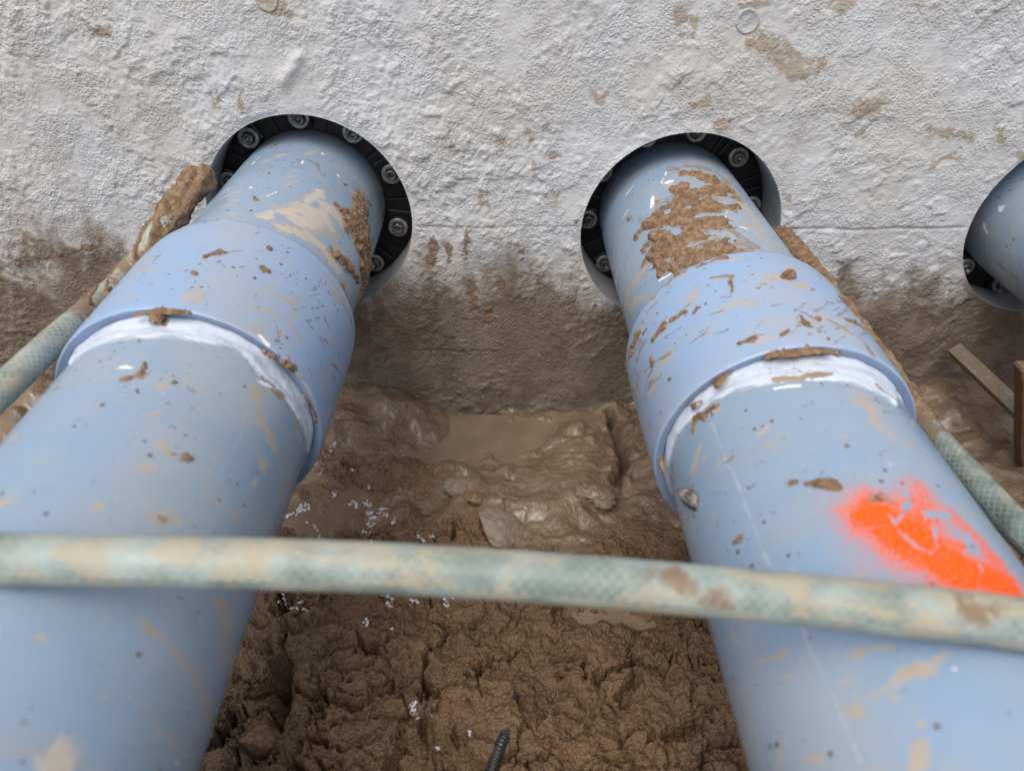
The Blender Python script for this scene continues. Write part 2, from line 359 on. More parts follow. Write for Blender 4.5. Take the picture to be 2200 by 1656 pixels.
M_WALL = mat_wall(); M_MUD = mat_mud(); M_SEAL = mat_sealant(); M_HOSE = mat_hose(); M_HOSE_PALE = mat_hose('pale_dusty_hose', 0.40, 0.435); M_HOSE_DARK = mat_hose('dark_dirty_hose', 0.42, 0.53, (0.165, 0.115, 0.072), (0.085, 0.125, 0.112), (0.19, 0.245, 0.235))
M_CLOD = mat_clod('dried_mud', (0.165, 0.098, 0.052), (0.29, 0.195, 0.122))
M_PIPE = mat_pvc('grey_blue_pvc_pipe', (0.250, 0.334, 0.432), (0.241, 0.340, 0.464), 0.27)
M_COUP = mat_pvc('blue_pvc_coupling', (0.268, 0.380, 0.555), (0.278, 0.390, 0.565), 0.31)
M_BORE = mat_simple('cut_concrete_bore', (0.38, 0.39, 0.40), 0.7, 0, 0.0006, (0.27, 0.275, 0.28), 40)
M_RUBBER = mat_simple('black_rubber', (0.006, 0.006, 0.007), 0.5, 0, 0.0004, (0.010, 0.010, 0.011))
M_STEEL = mat_simple('zinc_steel', (0.46, 0.46, 0.45), 0.45, 0.55, 0.0003, (0.26, 0.23, 0.19), 160)
M_LIP = mat_simple('blue_pvc_lip', (0.25, 0.35, 0.52), 0.4, 0, 0.0, (0.24, 0.31, 0.42), 50)
M_BOLT = mat_simple('dull_steel', (0.26, 0.27, 0.27), 0.42, 0.7, 0.0003, (0.14, 0.12, 0.10), 260)
M_WATER = mat_simple('muddy_water', (0.165, 0.116, 0.076), 0.10, 0, 0.0, (0.215, 0.155, 0.105), 22)
M_STONE = mat_clod('pale_stone', (0.20, 0.150, 0.105), (0.27, 0.225, 0.175), 0.5)
M_FLAKE = mat_simple('white_plastic', (0.70, 0.72, 0.78), 0.5)
M_BLACK = mat_simple('black_plastic', (0.018, 0.022, 0.026), 0.35, 0, 0.0, (0.04, 0.04, 0.04), 150)
M_WOOD = mat_simple('wet_timber', (0.12, 0.062, 0.036), 0.6, 0, 0.0006, (0.19, 0.11, 0.07), 60)

# ------------------------------------------------------------------ ground: trench floor mud, with wet and crumbly zones
def ground_height(x, y):
    h0 = np.interp(x, [-1.0, -0.57, -0.33, -0.18, -0.11, -0.05, 0.05, 0.14, 0.30, 0.48, 0.62, 1.0], [-0.07, -0.078, -0.10, -0.106, -0.118, -0.143, -0.144, -0.128, -0.112, -0.096, -0.10, -0.09])
    hb = np.interp(-y, [0.0, 0.08, 0.20, 0.30, 0.42, 0.60, 0.80, 1.30, 2.5, 5.0], [-0.135, -0.134, -0.120, -0.108, -0.088, -0.07, -0.03, 0.12, 0.40, 0.45])
    t = sstep(0.0, 0.10, -y); h = h0*(1 - t) + hb*t
    side = sstep(0.30, 0.50, np.abs(x)); h = h + side*0.03*sstep(0.02, 0.2, -y)
    def blob(px, py, rx, ry, amp, z=-0.12, p=2.0):
        c = on_z(px, py, z); return amp*np.exp(-(np.abs((x - c[0])/rx)**p + np.abs((y - c[1])/ry)**p))
    wx = x + 0.010*fbm(x*28, y*28, 3, 40); wy = y + 0.010*fbm(x*28 + 9, y*28, 3, 41)
    wetf = sstep(-0.245, -0.195, y + 0.03*fbm(x*16, y*16, 3, 5) - 0.012 + 0.03*sstep(0.0, 0.12, x))
    gl = sstep(-0.1, 0.35, fbm(x*26 + 3, y*26, 3, 75))
    # wet part: smooth folds and lumps
    ax_ = x + 0.009*perlin(x*19, y*19, 140); ay_ = y + 0.009*perlin(x*19 + 6, y*19, 141)
    A = 0.0085*fbm(ax_*18, ay_*21, 2, 3, 0.4) + 0.0032*fbm(ax_*48, ay_*52, 2, 71, 0.45)*(0.3 + sstep(-0.3, 0.3, fbm(x*20, y*20, 2, 73))) + 0.0005*fbm(x*170, y*170, 2, 74)
    f1, f2, cid = worley(ax_*27, ay_*30, 4); lumpm = sstep(-0.1, 0.3, fbm(x*11, y*13, 2, 77) + 0.1)
    A = A + lumpm*0.008*sstep(0.62, 0.1, f1)*(cid > 0.4)*(0.3 + cid)
    crumb = np.clip(blob(865, 1015, 0.045, 0.035, 1.2) + blob(760, 985, 0.04, 0.03, 0.8) + blob(940, 1130, 0.05, 0.03, 0.8) + blob(1380, 1150, 0.04, 0.05, 0.7), 0, 1)
    # crumbly part: clods with cracks between
    qx = x + 0.012*fbm(x*30, y*30, 4, 8, 0.55); qy = y + 0.012*fbm(x*30, y*30 + 7, 4, 9, 0.55)
    f1, f2, cid = worley(qx*17, qy*19, 21); e = f2 - f1
    g1, g2, gid = worley(qx*43, qy*47, 33); ge = g2 - g1
    fine = 0.0030*fbm(x*95, y*95, 4, 23, 0.55) + 0.0011*fbm(qx*260, qy*260, 2, 24, 0.6)
    B = 0.018*(cid - 0.5)*sstep(0.0, 0.06, e) + 0.0070*(gid - 0.5)*sstep(0.0, 0.12, ge)
    B = B + 0.008*fbm(wx*14, wy*14, 2, 13) + 0.0045*fbm(x*42, y*42, 3, 14, 0.5) + fine
    crk = sstep(-0.05, 0.22, fbm(x*9 + 3, y*9, 3, 51)); B = B - 0.038*(1 - sstep(0.0, 0.075, e))*crk
    B = B - 0.016*(1 - sstep(0.0, 0.09, ge))*sstep(0.05, 0.30, fbm(x*14, y*14 + 5, 2, 53))
    A = A + crumb*(0.0060*(gid - 0.5)*sstep(0.0, 0.12, ge) + fine*0.9)
    h = h + A*wetf + B*(1 - wetf)
    # mounds, basins and the slit seen in the photograph
    h = h + blob(800, 905, 0.055, 0.045, 0.020, -0.12) + blob(900, 1000, 0.040, 0.022, 0.010) + blob(1240, 1000, 0.045, 0.05, 0.013) + blob(1400, 960, 0.022, 0.07, 0.018)
    h = h + blob(1270, 1075, 0.022, 0.013, 0.012) + blob(1150, 1120, 0.05, 0.03, 0.009) + blob(1280, 925, 0.03, 0.02, 0.008)
    bas = np.clip(blob(1040, 965, 0.072, 0.033, 1.0, -0.137, 2.2), 0, 1); h = h*(1 - bas) + (-0.1445 + 0.010*fbm(x*24 + 2, y*30, 3, 68, 0.5))*bas
    bas = np.clip(blob(690, 1110, 0.050, 0.030, 1.0, -0.128, 2.4), 0, 1); h = h*(1 - bas) + (-0.136 + 0.006*fbm(x*30, y*36, 3, 69, 0.5))*bas
    bas = np.clip(blob(1330, 1318, 0.035, 0.012, 1.0, -0.11, 2.5), 0, 1); h = h*(1 - bas) + (-0.130)*bas
    sl = [on_z(a, b, -0.125)[:2] for a, b in ((1312, 882), (1322, 915), (1337, 960), (1338, 1000), (1322, 1040))]
    dsl = poly_dist(x + 0.004*fbm(x*45, y*45, 2, 64), y, sl); h = h - 0.034*np.exp(-(dsl/(0.0036 + 0.0016*perlin(x*40, y*40, 65)))**2)*(0.75 + 0.5*fbm(x*30, y*30, 2, 66))
    h = h + 0.006*np.exp(-((dsl - 0.010)/0.006)**2)*sstep(-0.4, 0.4, fbm(x*35, y*35, 2, 67))
    sl = [on_z(a, b, -0.09)[:2] for a, b in ((600, 1400), (603, 1470), (590, 1540), (560, 1600))]
    h = h - 0.022*np.exp(-(poly_dist(x, y, sl)/0.006)**2)
    for ln in (((1290, 1440), (1340, 1425), (1420, 1415)), ((1340, 1500), (1370, 1450)), ((1430, 1590), (1500, 1560)), ((840, 1480), (760, 1510), (690, 1500))):
        sl = [on_z(a, b, -0.09)[:2] for a, b in ln]; h = h - 0.018*np.exp(-((poly_dist(x, y, sl) + 0.003*fbm(x*130, y*130, 2, 61))/0.0034)**2)
    return h, np.clip(wetf*(0.55 + 0.45*gl) - 0.75*crumb, 0, 1)
gx = np.concatenate([spaced(-0.205, 0.205, 0.00095, -0.66, 0.72, 1.0) if False else np.concatenate([np.arange(-0.66, -0.206, 0.003), np.arange(-0.205, 0.206, 0.00095), np.arange(0.208, 0.73, 0.003)])])
gx = np.concatenate([[-6, -4, -2.6, -1.8, -1.3, -1.0, -0.85, -0.75], gx, [0.8, 0.95, 1.2, 1.6, 2.4, 4, 6]])
gy = np.concatenate([[-6, -4.5, -3.2, -2.5, -2.0, -1.7, -1.45, -1.25, -1.1, -1.0, -0.9, -0.8, -0.72], np.arange(-0.65, -0.501, 0.006), np.arange(-0.498, 0.008, 0.00095), [0.03]])
GX, GY = np.meshgrid(gx, gy)
GZ, WET = ground_height(GX, GY)
# sideways shove so that lumps overhang a little
near = sstep(0.75, 0.6, np.abs(GX))*sstep(-0.6, -0.5, GY)
SX = 0.0022*fbm(GX*45, GY*45, 2, 90)*near; SY = 0.0022*fbm(GX*45 + 5, GY*45 - 3, 2, 91)*near*sstep(0.0, 0.02, -GY)
V = np.stack([GX + SX, GY + SY, GZ], -1).reshape(-1, 3)
ground = build('ground', V, grid_faces(len(gy), len(gx)), M_MUD, None, None, {'wet': WET.ravel()})
tag(ground, 'wet brown clay floor of the trench, crumbly in front', None, None, 'structure')
def gz(x, y):
    i = min(max(int(np.searchsorted(gx, x)) - 1, 0), len(gx) - 2); j = min(max(int(np.searchsorted(gy, y)) - 1, 0), len(gy) - 2)
    a = (x - gx[i])/(gx[i+1] - gx[i]); b = (y - gy[j])/(gy[j+1] - gy[j])
    return float((GZ[j, i]*(1 - a) + GZ[j, i+1]*a)*(1 - b) + (GZ[j+1, i]*(1 - a) + GZ[j+1, i+1]*a)*b)
def on_ground(px, py):
    z = -0.11
    for _ in range(6):
        p = on_z(px, py, z); z = 0.5*z + 0.5*gz(p[0], p[1])
    p = on_z(px, py, z); return np.array([p[0], p[1], gz(p[0], p[1])])

def puddle(px, py, rx, ry, z, label):
    c = on_z(px, py, z); th = np.linspace(0, 2*math.pi, 41)[:-1]
    V = [(c[0], c[1], z)] + [(c[0] + rx*math.cos(t), min(c[1] + ry*math.sin(t), 0.004), z) for t in th]
    o = build('puddle', V, [(0, 1 + k, 1 + (k + 1) % 40) for k in range(40)], M_WATER)
    tag(o, label, None, None, 'structure')
puddle(1040, 965, 0.115, 0.062, -0.1385, 'smooth brown puddle at the foot of the wall')
puddle(690, 1110, 0.060, 0.045, -0.1310, 'dark puddle beside the left pipe')
puddle(1330, 1318, 0.040, 0.018, -0.1215, 'small puddle under the crossing hose')

# ------------------------------------------------------------------ concrete wall with three cored holes
HOLES = [(-0.1872, 0.1060), (0.1807, 0.0886), (0.5718, 0.0949)]; HR = 0.100
st = 0.0013
wx_ = np.concatenate([[-6, -4, -2.5, -1.6, -1.1, -0.85, -0.72], np.arange(-0.64, 0.70, st), [0.78, 0.9, 1.2, 1.8, 2.8, 4, 6]])
wz_ = np.concatenate([[-0.6, -0.4, -0.28], np.arange(-0.20, 0.315, st), [0.335, 0.37, 0.42, 0.5, 0.62]])
X, Z = np.meshgrid(wx_, wz_)
D = np.zeros_like(X)
ang = 0.35
xr = X*math.cos(ang) + Z*math.sin(ang); zr = -X*math.sin(ang) + Z*math.cos(ang)
rightness = sstep(0.05, 0.35, X)
D += 0.0030*fbm(X*7, Z*7, 3, 100)
wob = 0.006*fbm(X*30, Z*30, 3, 101)
iso = 0.0008*fbm((X + wob)*80, (Z + wob)*80, 3, 102, 0.55) + 0.00062*billow((X + wob)*170, (Z - wob)*170, 2, 103)
tro = 0.00062*fbm((xr + wob)*50, (zr + wob)*130, 3, 104, 0.6) + 0.0004*billow(xr*110, (zr + wob)*200, 2, 105)
patchy = 0.25 + 0.95*sstep(-0.3, 0.35, fbm(X*9 + 4, Z*9, 3, 106))
D += (iso*(1 - rightness) + tro*rightness)*patchy
c1, c2, ci = worley((X + wob*1.2)*150, (Z + wob*1.2)*150, 107)
D += 0.0013*np.clip(1 - (c1/0.55)**2, 0, 1)*(ci > 0.55)*sstep(-0.15, 0.35, fbm(X*17, Z*17, 3, 109))*(1 - 0.6*rightness)   # plaster crumbs standing proud
D += 0.0013*sstep(0.2, 0.4, fbm(X*30, Z*30, 3, 111, 0.6))*patchy
D *= 0.78
for (lx0, lx1, lz, dep) in ((-0.09, 0.10, 0.0965, 0.0006), (0.275, 0.47, 0.0925, 0.0011), (-0.10, 0.0, -0.052, 0.0007)):   # formwork joint lines
    zz = lz + 0.0012*fbm(X*18, X*0, 2, 110)
    D += dep*(sstep(0.0, 0.002, Z - zz)*sstep(0.03, 0.0, Z - zz)*0.5 - np.exp(-((Z - zz)/0.0013)**2))*sstep(lx0 - .01, lx0 + .01, X)*sstep(lx1 + .01, lx1 - .01, X)
# a proud dab of render above the left hole and a vertical smooth trowel band
c = on_y(620, 140); D += 0.004*np.exp(-(poly_dist(X, Z, [(c[0] - .006, c[2] - .012), (c[0] + .010, c[2] + .006)])/0.006)**2)
PLUG_D = []
for ppx, ppy, pr_ in ((574, 0, 0.0095), (1605, 45, 0.0104)):
    c = on_y(ppx, ppy); dd = np.hypot(X - c[0], Z - c[2]); mean = float(D[dd < pr_*1.3].mean()); w_ = sstep(pr_*1.35, pr_*0.95, dd); D = D*(1 - w_) + mean*w_; PLUG_D.append(mean)
kill = np.ones_like(X); inside = np.zeros_like(X, bool)
for hx, hz in HOLES:
    d = np.hypot(X - hx, Z - hz); kill *= sstep(HR, HR + 0.006, d)*0.95 + 0.05*sstep(HR, HR + .002, d)
D *= kill
edge_rag = np.zeros_like(X)
for hx, hz in HOLES:
    d = np.hypot(X - hx, Z - hz); hr = HR + np.maximum(edge_rag, 0); ins = d < hr; inside |= d < HR - st*1.5
    s = np.where(ins, hr/np.maximum(d, 1e-6), 1.0)
    near_ = ins & (d > HR - st*1.6)
    X = np.where(near_, hx + (X - hx)*s, X); Z = np.where(near_, hz + (Z - hz)*s, Z)
# stains: mud film low down, tan splats, brown vertical patches
zb = np.interp(X, [-0.7, -0.40, -0.37, -0.30, -0.12, -0.07, 0.02, 0.08, 0.27, 0.40, 0.50, 0.7], [0.078, 0.074, 0.045, 0.03, 0.02, 0.045, 0.050, 0.030, 0.025, 0.030, 0.028, 0.02])
MUDA = sstep(0.070, -0.060, Z - zb + 0.035*fbm(X*14, Z*9, 3, 130) + 0.012*fbm(X*60, Z*30, 3, 131))
def field(X, Z, strokes):
    f = np.full(X.shape, -1.0)
    for pts, w in strokes:
        P = [on_y(a, b) for a, b in pts]; P = [(p[0], p[2]) for p in P]; w = w*0.00047
        f = np.maximum(f, np.clip(1 - poly_dist(WX_, WZ_, P)/w, -1, 1))
    return f
WX_ = X + 0.005*fbm(X*60, Z*60, 3, 150, 0.6); WZ_ = Z + 0.006*fbm(X*60, Z*60 + 9, 3, 151, 0.6)
STAIN = field(X, Z, [([(1470, 30), (1475, 50)], 24), ([(1620, 85), (1660, 105), (1700, 130), (1720, 155)], 26), ([(1740, 150), (1765, 128)], 17), ([(1855, 235), (1890, 225)], 32), ([(1850, 275), (1842, 290)], 12),
    ([(1290, 207)], 17), ([(1500, 225), (1520, 222)], 22), ([(1140, 295)], 20), ([(1181, 272)], 14), ([(1187, 333)], 16), ([(1149, 360)], 14), ([(1188, 430)], 22), ([(2140, 280), (2150, 300)], 20), ([(1690, 426)], 12), ([(1722, 428)], 14),
    ([(1815, 5)], 28), ([(1225, 128)], 7), ([(1550, 270)], 22), ([(2000, 290), (2090, 290)], 10), ([(2000, 355), (2060, 335)], 10), ([(1600, 25), (1640, 10)], 12), ([(470, 200), (468, 225)], 9), ([(525, 200), (520, 240)], 12), ([(935, 75)], 12),
    ([(1075, 310)], 22), ([(970, 312)], 16), ([(1040, 430)], 22), ([(950, 440)], 18), ([(1935, 450)], 12), ([(620, 30), (590, 15)], 16), ([(230, 70), (190, 60)], 16), ([(60, 510)], 30), ([(2195, 340)], 26), ([(1370, 330)], 9), ([(1245, 500)], 10)])
STAIN = np.maximum(STAIN, 0.5*sstep(0.25, 0.8, fbm(X*10 + 7, Z*14, 4, 140, 0.6)) - 0.75)
PATCH = field(X, Z, [([(930, 520), (928, 560)], 20), ([(962, 530), (965, 555)], 14), ([(1012, 600), (1015, 655)], 17), ([(1005, 500), (1000, 545)], 10), ([(1110, 530)], 16), ([(1075, 600), (1080, 620)], 16), ([(1160, 610)], 10), ([(1238, 478)], 9), ([(1040, 680), (1060, 650)], 14), ([(1280, 660)], 8), ([(30, 560), (160, 545), (220, 520)], 10)])
V = np.stack([X, -D, Z], -1).reshape(-1, 3)
n, mcols = X.shape
q_in = inside[:-1, :-1] & inside[1:, :-1] & inside[:-1, 1:] & inside[1:, 1:]
hid = np.zeros_like(q_in)
for hx, hz in HOLES:
    cx = 0.25*(X[:-1, :-1] + X[1:, :-1] + X[:-1, 1:] + X[1:, 1:]); cz = 0.25*(Z[:-1, :-1] + Z[1:, :-1] + Z[:-1, 1:] + Z[1:, 1:])
    hid |= np.hypot(cx - hx, cz - hz) < HR - 0.0004
q_in |= hid
F = grid_faces(n, mcols, ~q_in)
V, F, a1, a2, a3 = compact(V, F, MUDA.ravel(), STAIN.ravel(), PATCH.ravel())
# top and the rear of the slab
k = len(V); T_ = 0.62; zl = -0.6
V = np.vstack([V, [(-6, 0, T_), (6, 0, T_), (6, 0.30, T_), (-6, 0.30, T_), (-6, 0.30, zl), (6, 0.30, zl)]])
F = np.vstack([F, [[k, k + 1, k + 2, k + 3], [k + 3, k + 2, k + 5, k + 4]]])
pad = np.zeros(6); wall = build('concrete_wall', V, F, M_WALL, None, None, {'mud': np.r_[a1, pad], 'stain': np.r_[a2, pad], 'patch': np.r_[a3, pad]})
tag(wall, 'rough pale concrete wall with three cored round holes, muddy along its foot', 'wall')
for hx, hz in HOLES:
    lathe('bore_lining', [(0.0022, HR + 0.006), (0.0012, HR + 0.001), (0.0014, HR), (0.003, HR - 0.0004), (0.06, HR - 0.0004), (0.29, HR - 0.0004)], hx, hz, M_BORE, wall, 120)
def tie_plug(px, py, r, mat, dep):
    c = on_y(px, py); S = 32
    prof = [(0.004, r), (-0.0016, r), (-0.0021, r*0.95), (-0.0019, r*0.8), (-0.0014, r*0.72), (-0.0012, r*0.3), (-0.0015, 0.0005)]
    lathe('tie_plug', [(y_ + 0.0011 - dep, r_) for y_, r_ in prof], c[0], c[2], mat, wall, S)
M_PLUG = mat_clod('tie_plug_mortar', (0.36, 0.32, 0.25), (0.46, 0.42, 0.35)); M_PLUG2 = mat_clod('smooth_mortar', (0.44, 0.445, 0.45), (0.50, 0.50, 0.50))
tie_plug(574, 0, 0.0092, M_PLUG, PLUG_D[0]); tie_plug(1605, 45, 0.0100, M_PLUG2, PLUG_D[1])

# ------------------------------------------------------------------ rubber link seals in the holes
def prism(out2d, y0, y1, bev):
    """closed solid from a 2-D outline (x, z) between y0 (front) and y1, front edge chamfered"""
    o = np.array(out2d); c = o.mean(0); n = len(o); inn = c + (o - c)*(1 - bev)
    V = [(a, y1, b) for a, b in o] + [(a, y0 + bev*0.006, b) for a, b in o] + [(a, y0, b) for a, b in inn]
    F = [tuple(range(n))]
    for L in (0, 1):
        for k in range(n): F.append((L*n + k, (L + 1)*n + k, (L + 1)*n + (k + 1) % n, L*n + (k + 1) % n))
    F.append(tuple(2*n + k for k in range(n))[::-1]); return V, F
def link_seal(h, off, label, pipe_c, yb):
    hx, hz = HOLES[h]; root = empty('link_seal', (0, 0, 0)); tag(root, label, 'pipe seal', 'black rubber link seals round the pipes')
    N = 10; mx, mz = 0.5*(hx + pipe_c[0]), 0.5*(hz + pipe_c[1])
    def reach(a, c, r):                       # distance from the seal's centre to a circle, along direction a
        dx, dz = mx - c[0], mz - c[1]; b = dx*math.cos(a) + dz*math.sin(a); return -b + math.sqrt(b*b - dx*dx - dz*dz + r*r)
    rin = lambda a: reach(a, pipe_c, PR + 0.0006); rout = lambda a: reach(a, (hx, hz), HR - 0.001)
    pt = lambda a, f: tuple((rin(a)*(1 - f) + rout(a)*f)*q for q in (math.cos(a), math.sin(a)))
    def block(name, a0, a1, f0, f1, y0, y1, bev, parent, n=7):
        V, F = prism([pt(t, f1) for t in np.linspace(a0, a1, n)] + [pt(t, f0) for t in np.linspace(a1, a0, n)], y0, y1, bev)
        return build(name, [(mx + x, y, mz + z) for x, y, z in V], F, M_RUBBER, parent, smooth=False)
    for k in range(N):
        a = R_(off + 360.0/N*k + random.uniform(-2, 2)); a_ = R_(off + 360.0/N*k); h_ = math.pi/N*0.985
        link = block('seal_link', a_ - h_, a_ + h_, 0.0, 1.0, yb + 0.006, yb + 0.055, 0.06, root, 9)
        block('pressure_plate', a - 0.13, a + 0.2, 0.12, 0.88, yb + 0.0005, yb + 0.007, 0.16, link)
        block('moulded_rib', a + 0.12, a + 0.145, 0.2, 0.8, yb - 0.001, yb + 0.001, 0.1, link, 2)
        block('moulded_rib', a + 0.16, a + 0.185, 0.2, 0.8, yb - 0.001, yb + 0.001, 0.1, link, 2)
        rm = 0.5*(rin(a) + rout(a)); bx, bz = mx + rm*math.cos(a), mz + rm*math.sin(a); y0 = yb + random.uniform(-0.0015, 0.0015)
        lathe('washer', [(y0, 0.0102), (y0 - 0.0022, 0.0102), (y0 - 0.0028, 0.0094), (y0 - 0.0026, 0.0062), (y0 - 0.0010, 0.0058)], bx, bz, M_STEEL, link, 24)
        lathe('bolt', [(y0 - 0.001, 0.0060), (y0 - 0.0060, 0.0060), (y0 - 0.0070, 0.0054), (y0 - 0.0070, 0.0036), (y0 - 0.0030, 0.0034), (y0 - 0.0030, 0.0002)], bx, bz, M_BOLT, link, 6 if k % 3 else 18)
    return root

# ------------------------------------------------------------------ PVC pipes with couplings
PR, CRF, CRN = 0.0738, 0.0828, 0.0818
def local_xy(px, py, cx, cz, r, ax):
    """photo point -> (arc length, y) on the pipe surface, and metres per pixel there"""
    v = ray(px, py); o = CAM - np.array([cx, 0, cz]); k = np.array([ax[0], 1.0, ax[1]])
    vx, vz = v[0] - ax[0]*v[1], v[2] - ax[1]*v[1]; ox, oz = o[0] - ax[0]*o[1], o[2] - ax[1]*o[1]
    A = vx*vx + vz*vz; B = ox*vx + oz*vz; C = ox*ox + oz*oz - r*r; disc = B*B - A*C
    t = (-B - math.sqrt(max(disc, 0)))/A
    p = CAM + v*t; th = math.atan2(p[0] - cx - ax[0]*p[1], p[2] - cz - ax[1]*p[1]); return r*th, p[1], t/F_PX
def stroke_field(U, Vv, strokes, geo):
    f = np.full(U.shape, -1.0)
    if not strokes: return f
    ku = fbm(U*120, Vv*120, 3, 201, 0.6); kv = fbm(U*120 + 5, Vv*120, 3, 202, 0.6); kw = 1 + 0.9*perlin(U*70, Vv*70, 203)
    for pts, w in strokes:
        P = [local_xy(a, b, *geo) for a, b in pts]; mp = P[len(P)//2][2]; a = min(0.0035, 0.55*w*mp)
        d = poly_dist(U + a*ku, Vv + a*kv, [p[:2] for p in P])
        f = np.maximum(f, np.clip(1 - d/(w*mp*np.clip(kw, 0.35, 1.7)), -1, 1))
    return f
TH = np.concatenate([np.linspace(-math.pi, -1.75, 14)[:-1], np.arange(-1.75, 1.7501, 0.0185), np.linspace(1.76, math.pi, 14)])
def pipe_surface(name, rows, rad, geo, mat, parent, strokes):
    cx, cz, r, ax = geo
    th = TH[None] + 0*rows[:, None]; Y = rows[:, None] + 0*TH[None]; rr = rad(rows)[:, None] if callable(rad) else rad
    V = np.stack([cx + ax[0]*Y + rr*np.sin(th), Y, cz + ax[1]*Y + rr*np.cos(th)], -1).reshape(-1, 3)
    U = r*th
    at_ = {k: stroke_field(U, Y, strokes.get(k, []), geo).ravel() for k in ('tan', 'cream', 'white', 'scratch', 'orange', 'flake', 'mudfilm')}
    if 'orange_soft' in strokes:
        o = np.zeros(U.shape); wq = fbm(U*60, Y*60, 4, 210, 0.65); wr = fbm(U*60, Y*60 + 4, 4, 211, 0.65)
        for pts, w in strokes['orange_soft']:
            P = [local_xy(a, b, *geo) for a, b in pts]; mp = P[len(P)//2][2]
            o = o + 0.62*np.exp(-(poly_dist(U + 0.004*wq, Y + 0.004*wr, [p[:2] for p in P])/(w*mp))**2)
        at_['orange'] = np.clip(o, 0, 1.0).ravel()
    else: at_['orange'] = np.full(U.size, -1.0)
    uv = np.stack([U + cx, Y], -1).reshape(-1, 2)
    return build(name, V, grid_faces(len(rows), len(TH)), mat, parent, uv, at_)
def mud_crust(geo, rad, strokes, parent, seed, thick=0.0035):
    """thick mud stuck on: a raised crust over the pipe surface, ragged at its rim"""
    if not strokes: return
    cx, cz, r, ax = geo
    lo = [1e9, 1e9]; hi = [-1e9, -1e9]
    for pts, w in strokes:
        for a, b in pts:
            u, v, mp = local_xy(a, b, *geo)
            for k, c in enumerate((u, v)): lo[k] = min(lo[k], c - w*mp*1.6); hi[k] = max(hi[k], c + w*mp*1.6)
    s = 0.00075
    u = np.arange(lo[0], hi[0], s); v = np.arange(hi[1], lo[1], -s); U, Y = np.meshgrid(u, v)
    f = stroke_field(U, Y, strokes, geo)
    rag = 0.75*fbm(U*90, Y*90, 4, seed, 0.65) + 0.25*fbm(U*40, Y*160, 3, seed + 3)
    f2 = f*1.2 + 0.27 + rag*0.95
    t = np.clip(f2, -0.3, 1.2); h = thick*(0.25*sstep(0.0, 0.12, t) + 0.75*np.clip(t, 0, 1)**1.2)*(0.75 + 0.7*fbm(U*130, Y*130, 4, seed + 7, 0.6)) - 0.0004 + 0.0003*sstep(0, .1, t)
    keep = f2 > 0.02; kq = keep[:-1, :-1] | keep[1:, :-1] | keep[:-1, 1:] | keep[1:, 1:]
    if not kq.any(): return
    h = np.where(keep, np.maximum(h, 0.0003), -0.0006)
    th = U/r; rr = (rad(Y) if callable(rad) else rad) + h
    V = np.stack([cx + ax[0]*Y + rr*np.sin(th), Y, cz + ax[1]*Y + rr*np.cos(th)], -1).reshape(-1, 3)
    lab = np.where(kq, np.arange(kq.size).reshape(kq.shape) + 1, 0)
    for _ in range(600):
        p = np.pad(lab, 1); nl = np.maximum.reduce([p[1:-1, 1:-1], p[:-2, 1:-1], p[2:, 1:-1], p[1:-1, :-2], p[1:-1, 2:], p[:-2, :-2], p[2:, 2:], p[:-2, 2:], p[2:, :-2]])
        nl = np.where(kq, nl, 0)
        if (nl == lab).all(): break
        lab = nl
    ids, cnt = np.unique(lab[lab > 0], return_counts=True)
    for i_ in ids[cnt >= 14]:                      # every separate cake of mud is a piece of its own
        Vc, Fc = compact(V, grid_faces(len(v), len(u), lab == i_)); build('mud_crust', Vc, Fc, M_CLOD, parent)

